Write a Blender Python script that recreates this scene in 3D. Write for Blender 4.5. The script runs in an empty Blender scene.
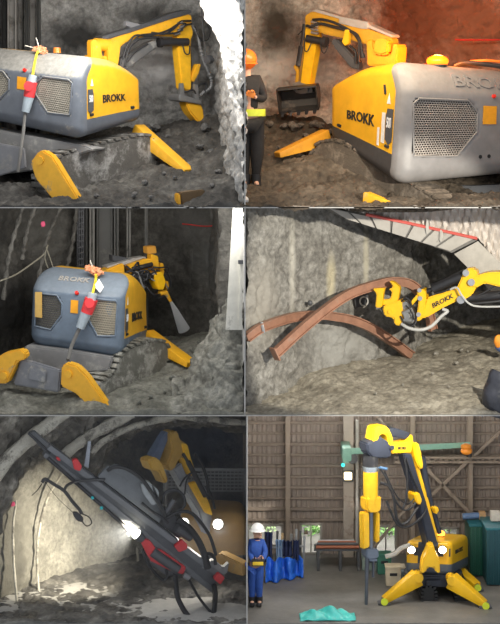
import bpy, bmesh, math, random
from mathutils import Vector, noise, Matrix
R = math.radians
random.seed(7)
S = bpy.context.scene
COL = S.collection

# ---------------------------------------------------------------- camera, world, lights, exposure
D, H = 36.0, 11.0                      # camera distance in front of the bays and its height
cam = bpy.data.cameras.new('camera'); camo = bpy.data.objects.new('camera', cam); COL.objects.link(camo)
camo.location = (0, -D, H); camo.rotation_euler = (R(90), 0, 0)
cam.sensor_fit = 'HORIZONTAL'; cam.sensor_width = 36; cam.lens = 36*D/10.0
cam.shift_y = (6.24-H)/10.0; cam.clip_end = 200
S.camera = camo
S.view_settings.view_transform = 'Standard'; S.view_settings.look = 'None'
S.view_settings.gamma = 1; S.view_settings.use_curve_mapping = False
S.view_settings.exposure = 0.0
wd = bpy.data.worlds.new('world'); S.world = wd; wd.use_nodes = True
wd.node_tree.nodes['Background'].inputs[0].default_value = (0.90, 0.94, 1.0, 1)
wd.node_tree.nodes['Background'].inputs[1].default_value = 0.75

def P(px, py, Y):
    """a point of the place that stands Y metres behind the fronts of the bays"""
    s = (D+Y)/D
    return Vector(((px-250)/50*s, Y, H+((624-py)/50-H)*s))

def lamp(kind, loc, energy, color=(1, 1, 1), size=1.0, target=None, size_y=None, spot=None, blend=0.6, name='fill_and_work_light'):
    l = bpy.data.lights.new(name, kind); l.energy = energy; l.color = color
    if kind == 'AREA':
        l.size = size
        if size_y: l.shape = 'RECTANGLE'; l.size_y = size_y
    elif kind in ('POINT', 'SPOT'): l.shadow_soft_size = size
    if kind == 'SPOT': l.spot_size = R(spot); l.spot_blend = blend
    o = bpy.data.objects.new(name, l); COL.objects.link(o); o.location = loc
    if target is not None: o.rotation_euler = (Vector(target)-Vector(loc)).to_track_quat('-Z', 'Y').to_euler()
    return o
# unseen fill lamps added under the bay roofs, sun and daylight stand-ins, machine lamps
lamp('AREA', (-2.6, .12, 12.45), 260, (1, .97, .92), 4.4, (-2.6, 3.6, 9.6), .2)
lamp('AREA', (2.4, .12, 12.45), 230, (1, .82, .60), 4.4, (2.4, 3.6, 9.6), .2)
lamp('POINT', P(437.5, 55, 2.2), 210, (1, .27, .05), .12, name='beacon_light')
lamp('AREA', (-2.5, .12, 8.25), 135, (1, .98, .94), 4.4, (-2.5, 3.2, 5.6), .2)
lamp('SPOT', (7.5, -10.5, 10.2), 10500, (1, .93, .80), .12, (2.5, 2.5, 6.2), spot=29, blend=.3, name='low_sun_lamp')
lamp('SPOT', P(133, 533, .9), 1500, (1, .92, .74), .08, P(66, 540, 2.6), spot=85, blend=.9, name='drill_work_light')
lamp('AREA', (-2.5, .12, 4.1), 10, (.85, .92, 1), 4.4, (-2.5, 3.2, 1.8), .2)
for x_ in (184, 218): lamp('SPOT', P(x_, 524, 2.72), 55, (1, .95, .85), .08, P(x_-10, 640, -.5), spot=110, blend=.8, name='headlight_beam')
lamp('AREA', (2.5, .12, 4.1), 210, (1, .95, .86), 4.4, (2.5, 3.4, 1.6), .2)
lamp('AREA', (3.0, 5.7, 3.9), 700, (1, 1, .97), 5.0, (3.0, 7.3, .9), .3, name='daylight')
for x_ in (411.5, 442.5): lamp('SPOT', P(x_, 550, 1.45), 12, (1, .95, .85), .06, P(x_-8, 640, -1), spot=110, blend=.8, name='headlight_beam')


# ---------------------------------------------------------------- materials
MATS = {}
def _nt(name, rough=.6, metal=0.0):
    m = bpy.data.materials.new(name); m.use_nodes = True; nt = m.node_tree
    b = nt.nodes['Principled BSDF']; b.inputs['Roughness'].default_value = rough; b.inputs['Metallic'].default_value = metal
    return m, nt, b
def _noise(nt, co, scale, detail=6, rough=.6, sx=None):
    n = nt.nodes.new('ShaderNodeTexNoise'); n.inputs['Scale'].default_value = scale; n.inputs['Detail'].default_value = detail
    n.inputs['Roughness'].default_value = rough
    if sx:
        mp = nt.nodes.new('ShaderNodeMapping'); mp.inputs['Scale'].default_value = sx
        nt.links.new(co, mp.inputs['Vector']); co = mp.outputs['Vector']
    nt.links.new(co, n.inputs['Vector']); return n.outputs['Fac']
def _ramp(nt, fac, stops):
    r = nt.nodes.new('ShaderNodeValToRGB'); e = r.color_ramp.elements
    while len(e) < len(stops): e.new(.5)
    for el, (p, c) in zip(e, stops): el.position = p; el.color = tuple(c)+(1,) if len(c) == 3 else c
    nt.links.new(fac, r.inputs['Fac']); return r.outputs['Color']
def _mix(nt, fac, a, b, mode='MIX'):
    n = nt.nodes.new('ShaderNodeMix'); n.data_type = 'RGBA'; n.blend_type = mode
    for s, v in (('Factor', fac), ('A', a), ('B', b)):
        idx = {'Factor': 0, 'A': 6, 'B': 7}[s]
        if hasattr(v, 'is_output') or isinstance(v, bpy.types.NodeSocket): nt.links.new(v, n.inputs[idx])
        else: n.inputs[idx].default_value = v if idx == 0 else tuple(v)+(1,)
    return n.outputs[2]
def _bump(nt, b, h, strength, dist=.05):
    n = nt.nodes.new('ShaderNodeBump'); n.inputs['Strength'].default_value = strength; n.inputs['Distance'].default_value = dist
    nt.links.new(h, n.inputs['Height']); nt.links.new(n.outputs['Normal'], b.inputs['Normal'])
def _fall(nt, v, a=.95, b=1.9):
    m = nt.nodes.new('ShaderNodeMapRange'); m.inputs[1].default_value = a; m.inputs[2].default_value = b; m.inputs[3].default_value = 1; m.inputs[4].default_value = 0
    nt.links.new(v, m.inputs[0]); return m.outputs[0]
def rock(name, dark, mid, light, scale=1.2, bump=.6, rough=.85, streak=None, streak_col=(.6, .58, .5), streak_at=.62, fine=9, stains_and_shade=()):
    if name in MATS: return MATS[name]
    m, nt, b = _nt(name, rough); co = nt.nodes.new('ShaderNodeTexCoord').outputs['Object']
    big = _noise(nt, co, scale, 8, .62); fin = _noise(nt, co, fine, 8, .7)
    c = _ramp(nt, big, [(.30, dark), (.52, mid), (.72, light)])
    v = _ramp(nt, fin, [(.28, (.45, .45, .45)), (.72, (1.5, 1.5, 1.5))])
    c = _mix(nt, 1.0, c, v, 'MULTIPLY')
    if streak:
        s = _noise(nt, co, 1.0, 4, .5, streak)
        c = _mix(nt, _ramp(nt, s, [(streak_at, (0, 0, 0)), (streak_at+.08, (1, 1, 1))]), c, streak_col)
    for ctr, rad, scol in stains_and_shade:                       # soot, damp, lime or darker patches of their own shape, cavity shade painted too
        pos = nt.nodes.new('ShaderNodeNewGeometry').outputs['Position']; ds = nt.nodes.new('ShaderNodeVectorMath'); ds.operation = 'SUBTRACT'
        nt.links.new(pos, ds.inputs[0]); ds.inputs[1].default_value = ctr
        dv = nt.nodes.new('ShaderNodeVectorMath'); dv.operation = 'DIVIDE'; nt.links.new(ds.outputs[0], dv.inputs[0]); dv.inputs[1].default_value = rad
        ln = nt.nodes.new('ShaderNodeVectorMath'); ln.operation = 'LENGTH'; nt.links.new(dv.outputs[0], ln.inputs[0])
        ad = nt.nodes.new('ShaderNodeMath'); ad.operation = 'MULTIPLY_ADD'; nt.links.new(_noise(nt, co, 2.2, 6, .65), ad.inputs[0]); ad.inputs[1].default_value = 1.1; nt.links.new(ln.outputs['Value'], ad.inputs[2])
        c = _mix(nt, _fall(nt, ad.outputs[0]), c, scol)
    nt.links.new(c, b.inputs['Base Color'])
    f2 = _noise(nt, co, fine*1.6, 8, .7); _bump(nt, b, f2, bump, .06)
    MATS[name] = m; return m
def paint(name, col, rough=.4, metal=0.0, dirt=0.0, dirt_col=(.20, .19, .17), scale=3.0, top=0.0, vary=.12, bump=0):
    """painted or moulded surface; dirt = share under dried mud, top = dust that lies on what faces up"""
    if name in MATS: return MATS[name]
    m, nt, b = _nt(name, rough, metal); tc = nt.nodes.new('ShaderNodeTexCoord'); co = tc.outputs['Object']
    n = _noise(nt, co, scale*2, 6)
    c = _ramp(nt, n, [(.3, [x*(1-vary) for x in col]), (.7, [min(1, x*(1+vary)) for x in col])])
    if dirt > 0 or top > 0:
        d = _noise(nt, co, scale, 8, .72)
        msk = _ramp(nt, d, [(max(.02, .74-dirt*.5), (0, 0, 0)), (.82-dirt*.45, (1, 1, 1))])
        if top > 0:
            g = nt.nodes.new('ShaderNodeNewGeometry'); sep = nt.nodes.new('ShaderNodeSeparateXYZ'); nt.links.new(g.outputs['Normal'], sep.inputs[0])
            mr = nt.nodes.new('ShaderNodeMapRange'); mr.inputs[1].default_value = .62; mr.inputs[2].default_value = .82; mr.inputs[4].default_value = top
            az = nt.nodes.new('ShaderNodeMath'); az.operation = 'MULTIPLY_ADD'; az.inputs[1].default_value = .75; nt.links.new(_noise(nt, co, scale*2.5, 8, .7, (1, 1, .45)), az.inputs[0]); nt.links.new(sep.outputs['Z'], az.inputs[2]); nt.links.new(az.outputs[0], mr.inputs[0])
            mm = nt.nodes.new('ShaderNodeMath'); mm.operation = 'MAXIMUM'; nt.links.new(msk, mm.inputs[0]); nt.links.new(mr.outputs[0], mm.inputs[1]); msk = mm.outputs[0]
        dn = _ramp(nt, _noise(nt, co, scale*5, 6), [(.3, [x*.75 for x in dirt_col]), (.7, [x*1.25 for x in dirt_col])])
        c = _mix(nt, msk, c, dn)
        ro = nt.nodes.new('ShaderNodeMapRange'); ro.inputs[3].default_value = rough; ro.inputs[4].default_value = .9
        nt.links.new(msk, ro.inputs[0]); nt.links.new(ro.outputs[0], b.inputs['Roughness'])
    nt.links.new(c, b.inputs['Base Color'])
    if bump: _bump(nt, b, _noise(nt, co, scale*6, 6), bump, .03)
    MATS[name] = m; return m
def glow(name, col, strength):
    if name in MATS: return MATS[name]
    m, nt, b = _nt(name, .3); b.inputs['Base Color'].default_value = tuple(col)+(1,)
    b.inputs['Emission Color'].default_value = tuple(col)+(1,); b.inputs['Emission Strength'].default_value = strength
    MATS[name] = m; return m

YEL = (.83, .42, .015)
def Y_(): return paint('yellow_paint', YEL, .38, dirt=.22, dirt_col=(.30, .25, .16), vary=.08)
def YM(): return paint('muddy_yellow_paint', (.82, .42, .02), .45, dirt=.3, dirt_col=(.34, .28, .17), vary=.1)
def YC(): return paint('clean_yellow_paint', (.86, .50, .012), .35, dirt=.04, vary=.06)
def BLK(): return paint('black_steel', (.022, .022, .025), .45, dirt=.3, dirt_col=(.10, .095, .09))
def RUB(): return paint('black_rubber', (.018, .018, .02), .55, vary=.3)
def STL(): return paint('bare_steel', (.36, .36, .36), .4, .7, dirt=.3, dirt_col=(.22, .20, .18))
def GRY(): return paint('grey_steel', (.20, .20, .21), .5, dirt=.4, dirt_col=(.26, .25, .23))
def DGR(): return paint('dark_grey_steel', (.07, .072, .078), .45, dirt=.3, dirt_col=(.16, .15, .14))

# ---------------------------------------------------------------- mesh collecting
class MB:
    def __init__(s): s.v = []; s.f = []
    def add(s, vs, fs):
        n = len(s.v); s.v += [Vector(v) for v in vs]; s.f += [tuple(i+n for i in f) for f in fs]; return s
    def bm(s, b):
        b.verts.index_update(); s.add([v.co.copy() for v in b.verts], [[v.index for v in f.verts] for f in b.faces]); b.free(); return s
    def hexa(s, c, bev=.015):
        """box from 8 corners: bottom 4 round, top 4 round"""
        b = bmesh.new(); vs = [b.verts.new(x) for x in c]
        for f in ((3, 2, 1, 0), (4, 5, 6, 7), (0, 1, 5, 4), (1, 2, 6, 5), (2, 3, 7, 6), (3, 0, 4, 7)): b.faces.new([vs[i] for i in f])
        if bev: bmesh.ops.bevel(b, geom=b.edges[:], offset=bev, segments=2, affect='EDGES', profile=.6)
        return s.bm(b)
    def box(s, c, d, bev=.015, rz=0):
        c = Vector(c); x, y, z = d[0]/2, d[1]/2, d[2]/2; m = Matrix.Rotation(rz, 3, 'Z')
        return s.hexa([c+m@Vector(q) for q in ((-x, -y, -z), (x, -y, -z), (x, y, -z), (-x, y, -z), (-x, -y, z), (x, -y, z), (x, y, z), (-x, y, z))], bev)
    def beam(s, a, b, w0, h0, w1=None, h1=None, up=(0, 0, 1), bev=.015):
        a, b = Vector(a), Vector(b); w1 = w0 if w1 is None else w1; h1 = h0 if h1 is None else h1
        d = (b-a).normalized(); up = Vector(up)
        if abs(d.dot(up)) > .98: up = Vector((0, 1, 0))
        r = d.cross(up).normalized(); u = r.cross(d).normalized()
        q = lambda p, w, h: [p-r*w/2-u*h/2, p+r*w/2-u*h/2, p+r*w/2+u*h/2, p-r*w/2+u*h/2]
        return s.hexa(q(a, w0, h0)+q(b, w1, h1), bev)
    def cyl(s, a, b, r, r2=None, n=16):
        a, b = Vector(a), Vector(b); r2 = r if r2 is None else r2; d = (b-a).normalized()
        x = d.orthogonal().normalized(); y = d.cross(x); vs = []; fs = []
        for p, rr in ((a, r), (b, r2)):
            for i in range(n): t = 2*math.pi*i/n; vs.append(p+(x*math.cos(t)+y*math.sin(t))*rr)
        for i in range(n): j = (i+1) % n; fs.append((i, j, n+j, n+i))
        fs += [tuple(range(n-1, -1, -1)), tuple(range(n, 2*n))]
        return s.add(vs, fs)
    def tube(s, pts, r, n=8, smooth=5, closed=False):
        pts = [Vector(p) for p in pts]
        if smooth: pts = spline(pts, smooth)
        if isinstance(r, (int, float)): rr = lambda t: r
        else: rr = r
        vs = []; fs = []; x = None; m = len(pts)
        for i, p in enumerate(pts):
            d = (pts[min(i+1, m-1)]-pts[max(i-1, 0)]).normalized()
            if x is None: x = d.orthogonal().normalized()
            x = (x-d*x.dot(d)).normalized(); y = d.cross(x); k = rr(i/max(1, m-1))
            for j in range(n): t = 2*math.pi*j/n; vs.append(p+(x*math.cos(t)+y*math.sin(t))*k)
        for i in range(m-1):
            for j in range(n): k = (j+1) % n; fs.append((i*n+j, i*n+k, (i+1)*n+k, (i+1)*n+j))
        fs += [tuple(range(n-1, -1, -1)), tuple(range((m-1)*n, m*n))]
        return s.add(vs, fs)
    def prism(s, poly, pl, t, off=0.0, bev=.02):
        """outline in an upright plane of the place, given its real thickness t (off = how far towards the viewer its middle lies)"""
        b = bmesh.new(); lo = [b.verts.new(pl.pt(x, y, off-t/2)) for x, y in poly]; hi = [b.verts.new(pl.pt(x, y, off+t/2)) for x, y in poly]; n = len(poly)
        b.faces.new(lo); b.faces.new(hi[::-1])
        for i in range(n): j = (i+1) % n; b.faces.new((lo[j], lo[i], hi[i], hi[j]))
        bmesh.ops.recalc_face_normals(b, faces=b.faces[:])
        if bev: bmesh.ops.bevel(b, geom=[e for e in b.edges], offset=bev, offset_type='OFFSET', segments=2, affect='EDGES', clamp_overlap=True)
        return s.bm(b)
    def ball(s, c, r, sx=1, sy=1, sz=1, sub=2, rough=0, seed=0, fq=1.5):
        b = bmesh.new(); bmesh.ops.create_icosphere(b, subdivisions=sub, radius=1); c = Vector(c)
        for v in b.verts:
            k = 1+rough*noise.noise(v.co*fq+Vector((seed*3.1, seed*1.7, seed))) if rough else 1
            v.co = c+Vector((v.co.x*sx, v.co.y*sy, v.co.z*sz))*r*k
        return s.bm(b)
def spline(p, k):
    if len(p) < 3: return p
    q = [2*p[0]-p[1]]+p+[2*p[-1]-p[-2]]; out = []
    for i in range(1, len(q)-2):
        for j in range(k):
            t = j/k; a, b, c, d = q[i-1:i+3]
            out.append(.5*((2*b)+(c-a)*t+(2*a-5*b+4*c-d)*t*t+(3*b-a-3*c+d)*t**3))
    out.append(p[-1]); return out
class PL:
    """upright plane whose distance changes evenly between two places"""
    def __init__(s, p0, Y0, p1, Y1):
        s.p0, s.Y0, s.k = p0, Y0, (Y1-Y0)/(p1-p0); a, b = P(p0, 300, Y0), P(p1, 300, Y1); d = b-a; d.z = 0; d.normalize()
        n = Vector((d.y, -d.x, 0)); s.n = n if n.y < 0 else -n
    def pt(s, px, py, off=0.0): return P(px, py, s.Y0+s.k*(px-s.p0))+s.n*off
    def pts(s, l, off=0.0): return [s.pt(q[0], q[1], q[2] if len(q) > 2 else off) for q in l]

def root_of(o):
    while o.parent: o = o.parent
    return o
def obj(name, mb, mat, parent=None, smooth=True, label=None, ang=35, keep=False):
    base = Vector((0, 0, 0))
    if parent: base = root_of(parent).location.copy()
    elif not keep and mb.v:
        xs = [v.x for v in mb.v]; ys = [v.y for v in mb.v]
        base = Vector(((min(xs)+max(xs))/2, (min(ys)+max(ys))/2, min(v.z for v in mb.v)))
    me = bpy.data.meshes.new(name); me.from_pydata([v-base for v in mb.v], [], mb.f); me.validate()
    b = bmesh.new(); b.from_mesh(me); bmesh.ops.recalc_face_normals(b, faces=b.faces[:]) if len(b.faces) < 4000 else None
    for f in b.faces: f.smooth = smooth
    if smooth:
        for e in b.edges:
            if len(e.link_faces) == 2: e.smooth = e.calc_face_angle(0) < R(ang)
    b.to_mesh(me); b.free()
    if mat:
        for m_ in (mat if isinstance(mat, (list, tuple)) else [mat]): me.materials.append(m_)
    o = bpy.data.objects.new(name, me); COL.objects.link(o)
    if parent: o.parent = parent
    else: o.location = base
    if label: o['label'] = label
    return o
def tag(o, label, cat, group=None):
    o['label'] = label; o['category'] = cat
    if group: o['group'] = group
    return o
def thing(name, loc, label, cat, group=None):
    o = bpy.data.objects.new(name, None); o.empty_display_size = .2; COL.objects.link(o); o.location = loc
    return tag(o, label, cat, group)
def struct(name, mb, mat, smooth=True, keep=True, parent=None, **k):
    o = obj(name, mb, mat, parent, smooth, keep=keep, **k)
    if not parent: o['kind'] = 'structure'
    return o
def stuff(name, mb, mat, label, cat, smooth=True):
    o = obj(name, mb, mat, None, smooth); o['kind'] = 'stuff'; return tag(o, label, cat)

def fbm(p, o=5): return noise.fractal(p, .9, 2.1, o)
def sheet(mb, fn, ns, nt, amp=.1, fq=1.0, seed=0, ridge=0.0):
    """surface fn(s, t) roughened along its own normal"""
    g = [[fn(i/ns, j/nt) for j in range(nt+1)] for i in range(ns+1)]; vs = []; off = Vector((seed*7.3, seed*3.9, seed*1.3))
    for i in range(ns+1):
        for j in range(nt+1):
            a = g[min(i+1, ns)][j]-g[max(i-1, 0)][j]; b = g[i][min(j+1, nt)]-g[i][max(j-1, 0)]; n = a.cross(b); n.normalize()
            p = g[i][j]; d = amp*fbm(p*fq+off)
            if ridge: d += ridge*(abs(noise.noise(p*fq*2.3+off))*2-.5)
            if ridge: d += .38*amp*noise.noise(p*6.1+off)+.25*amp*noise.noise(p*13.7+off)
            vs.append(p+n*d)
    fs = [(i*(nt+1)+j, (i+1)*(nt+1)+j, (i+1)*(nt+1)+j+1, i*(nt+1)+j+1) for i in range(ns) for j in range(nt)]
    return mb.add(vs, fs)
def wall(plan, z0, z1, lean=0.0, curve=None):
    """fn for sheet: an upright wall over a plan line [(X, Y)...], leaning back by lean metres per metre"""
    seg = [0]
    for a, b in zip(plan, plan[1:]): seg.append(seg[-1]+math.dist(a, b))
    def fn(s, t):
        q = s*seg[-1]
        for i in range(len(plan)-1):
            if q <= seg[i+1]+1e-9: break
        k = (q-seg[i])/(seg[i+1]-seg[i]); x = plan[i][0]+(plan[i+1][0]-plan[i][0])*k; y = plan[i][1]+(plan[i+1][1]-plan[i][1])*k
        z = z0+(z1-z0)*t
        return Vector((x, y+lean*(z-z0)+(curve(z) if curve else 0), z))
    return fn
class Ground:
    """uneven ground through measured points (px, py, Y)"""
    def __init__(s, pts, pw=3.0, amp=.06, fq=1.6, seed=0): s.c = [P(*p) for p in pts]; s.pw = pw; s.amp = amp; s.fq = fq; s.seed = seed
    def base(s, x, y):
        a = b = 0
        for c in s.c:
            w = 1/((x-c.x)**2+(y-c.y)**2+.04)**(s.pw/2); a += w*c.z; b += w
        return a/b
    def z(s, x, y): return s.base(x, y)+s.amp*fbm(Vector((x*s.fq, y*s.fq, s.seed*5.1)))+s.amp*.6*abs(noise.noise(Vector((x*s.fq*2.7, y*s.fq*2.7, s.seed))))+s.amp*.55*noise.noise(Vector((x*7.3, y*7.3, s.seed*2)))+s.amp*.35*noise.noise(Vector((x*15.1, y*15.1, s.seed*3)))
    def mesh(s, x0, x1, y0, y1, nx, ny, depth=None, zmin=None):
        mb = MB(); g = []
        for i in range(nx+1):
            for j in range(ny+1):
                x = x0+(x1-x0)*i/nx; y = y0+(y1-y0)*j/ny; g.append(Vector((x, y, s.z(x, y))))
        fs = [(i*(ny+1)+j, (i+1)*(ny+1)+j, (i+1)*(ny+1)+j+1, i*(ny+1)+j+1) for i in range(nx) for j in range(ny)]
        n = len(g); zb = zmin if zmin is not None else min(v.z for v in g)-.1
        fr = [i*(ny+1) for i in range(nx+1)]; g2 = [Vector((g[k].x, g[k].y, zb)) for k in fr]
        fs += [(fr[i], fr[i+1], n+i+1, n+i)[::-1] for i in range(nx)]
        return mb.add(g+g2, fs)
ROCKS = {}
def stones(spots, gr, mat, label, group, name='loose_rock'):
    """one stone per spot (px, Y, size)"""
    for i, (px, Y, r) in enumerate(spots):
        x = (px-250)/50*(D+Y)/D; k = i % 4; key = (k, mat.name)
        if key not in ROCKS:
            ROCKS[key] = obj(name, MB().ball((0, 0, 0), 1, 1, .8, .7, 3, .55, k+3, 1.3), mat, None, True, ang=50); o = ROCKS[key]
        else: o = ROCKS[key].copy(); COL.objects.link(o)
        o.location = (x, Y, gr.z(x, Y)+r*.25); o.scale = (r, r, r); o.rotation_euler = (random.uniform(-.3, .3), random.uniform(-.3, .3), random.uniform(0, 6))
        tag(o, label, 'rock', group)

# ---------------------------------------------------------------- lettering
def glyphs(txt, bold=.02, extrude=.02, wide=1.0):
    c = bpy.data.curves.new('lettering', 'FONT'); c.body = txt; c.size = 1; c.extrude = extrude; c.offset = bold; c.resolution_u = 2
    o = bpy.data.objects.new('lettering', c); COL.objects.link(o); dg = bpy.context.evaluated_depsgraph_get(); dg.update()
    me = o.evaluated_get(dg).to_mesh(); vs = [v.co.copy() for v in me.vertices]; fs = [tuple(p.vertices) for p in me.polygons]
    o.evaluated_get(dg).to_mesh_clear(); bpy.data.objects.remove(o); bpy.data.curves.remove(c)
    xs = [v.x for v in vs]; ys = [v.y for v in vs]; x0, x1, y0, y1 = min(xs), max(xs), min(ys), max(ys)
    return [((v.x-x0)/(x1-x0), (v.y-y0)/(y1-y0), (v.z/extrude+1)/2) for v in vs], fs
def letters(txt, fn, h=.012, bold=.03):
    """fn(a, b, off) places the unit box of the writing on a surface"""
    vs, fs = glyphs(txt, bold); return MB().add([fn(a, b, .004+c*h) for a, b, c in vs], fs)

# ---------------------------------------------------------------- robot body
class Body:
    """rounded machine body spanned between eight corners; u rear to front, v left to right, w bottom to top"""
    def __init__(s, c, dims=(2.3, 1.9, 1.25), r=.17, cham=.10, drop=.22, cw=.74):
        s.c = c; s.L, s.W, s.Hh = dims; s.r = r; s.cham, s.drop, s.cw = cham, drop, cw
    def raw(s, u, v, w, inset=0.0):
        d = (s.L, s.W, s.Hh); p = [u*d[0], v*d[1], w*d[2]]; q = [min(max(p[i], s.r), d[i]-s.r) for i in range(3)]
        e = [p[i]-q[i] for i in range(3)]; n = math.sqrt(sum(x*x for x in e))
        if n > 1e-9: p = [q[i]+e[i]*s.r/n for i in range(3)]
        u, v, w = p[0]/d[0]+inset, p[1]/d[1], p[2]/d[2]
        if w > s.cw: u += (1-u)*s.cham*((w-s.cw)/(1-s.cw))**1.2
        if u > .5: w *= 1-s.drop*((u-.5)/.5)**1.8*min(1, w*1.2)
        if w < .15: u += (1-u)*.04*(.15-w)/.15
        c = s.c; o = Vector((0, 0, 0))
        for i, ku in ((0, 1-u), (1, u)):
            for j, kv in ((0, 1-v), (1, v)):
                for k, kw in ((0, 1-w), (1, w)): o += c[i, j, k]*(ku*kv*kw)
        return o
    def at(s, u, v, w, off=0.0):
        p = s.raw(u, v, w); e = 1e-3
        du = s.raw(min(u+e, 1), v, w)-s.raw(max(u-e, 0), v, w); dv = s.raw(u, min(v+e, 1), w)-s.raw(u, max(v-e, 0), w); dw = s.raw(u, v, min(w+e, 1))-s.raw(u, v, max(w-e, 0))
        if u <= 0 or u >= 1: n = dv.cross(dw)
        elif v <= 0 or v >= 1: n = du.cross(dw)
        else: n = du.cross(dv)
        n.normalize(); ctr = s.raw(.5, .5, .5)
        if n.dot(p-ctr) < 0: n = -n
        return p+n*off
    def shell(s, part_of, recess=(), dep=.035, fine=44):
        """{part: MB}; part_of(face, u, v, w) names the part a patch of the shell belongs to"""
        def br(n, size, extra=()):
            r = s.r/size; b = set([round(i/n, 5) for i in range(n+1)])
            for k in range(0, 5): t = r*(1-math.cos(k/4*math.pi/2)) if k < 4 else r; b.add(round(t, 5)); b.add(round(1-t, 5))
            for e in extra: b.add(e)
            b = sorted(b); out = [b[0]]
            for x in b[1:]:
                if x-out[-1] > .004 or x in extra: out.append(x)
            if out[-1] != 1.0: out[-1] = 1.0
            return out
        U = br(18, s.L, (.11, .12)); V = br(fine, s.W); W = br(fine, s.Hh, (.24,)); parts = {}
        def inoct(v, w): return any(inside(v, w, o) for o in recess)
        for face, A, B, f in (('rear', V, W, lambda a, b: (0, a, b)), ('front', V, W, lambda a, b: (1, a, b)), ('left', U, W, lambda a, b: (a, 0, b)), ('right', U, W, lambda a, b: (a, 1, b)), ('top', U, V, lambda a, b: (a, b, 1)), ('bottom', U, V, lambda a, b: (a, b, 0))):
            for i in range(len(A)-1):
                for j in range(len(B)-1):
                    q = [f(A[i], B[j]), f(A[i+1], B[j]), f(A[i+1], B[j+1]), f(A[i], B[j+1])]; m = [sum(x[k] for x in q)/4 for k in range(3)]
                    parts.setdefault(part_of(face, *m), []).append((face, q))
        out = {}
        for k, fl in parts.items():
            mb = MB(); idx = {}
            for face, q in fl:
                ids = []
                for p in q:
                    key = tuple(round(x, 5) for x in p)
                    if key not in idx:
                        idx[key] = len(mb.v); mb.v.append(s.raw(*p, inset=dep if face == 'rear' and inoct(p[1], p[2]) else 0))
                    ids.append(idx[key])
                mb.f.append(tuple(ids))
            out[k] = mb
        return out
def inside(x, y, poly):
    n = len(poly); c = False
    for i in range(n):
        (x0, y0), (x1, y1) = poly[i], poly[i-1]
        if (y0 > y) != (y1 > y) and x < (x1-x0)*(y-y0)/(y1-y0)+x0: c = not c
    return c
def corners(fr, fl, rr, rl):
    """each (px_bottom, py_bottom, px_top, py_top, Y): front right, front left, rear right, rear left, seen from the rear"""
    c = {}
    for (i, j), q in (((1, 1), fr), ((1, 0), fl), ((0, 1), rr), ((0, 0), rl)):
        c[i, j, 0] = P(q[0], q[1], q[4]); c[i, j, 1] = P(q[2], q[3], q[4])
    return c
def oct_l(a, b, lo, hi): return [(a, hi-.04), (a+.03, hi), (b-.06, hi), (b, hi-.10), (b, lo+.20), (b-.11, lo), (a+.02, lo+.02)]
def mir(o): return [(1-x, y) for x, y in o][::-1]

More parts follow.
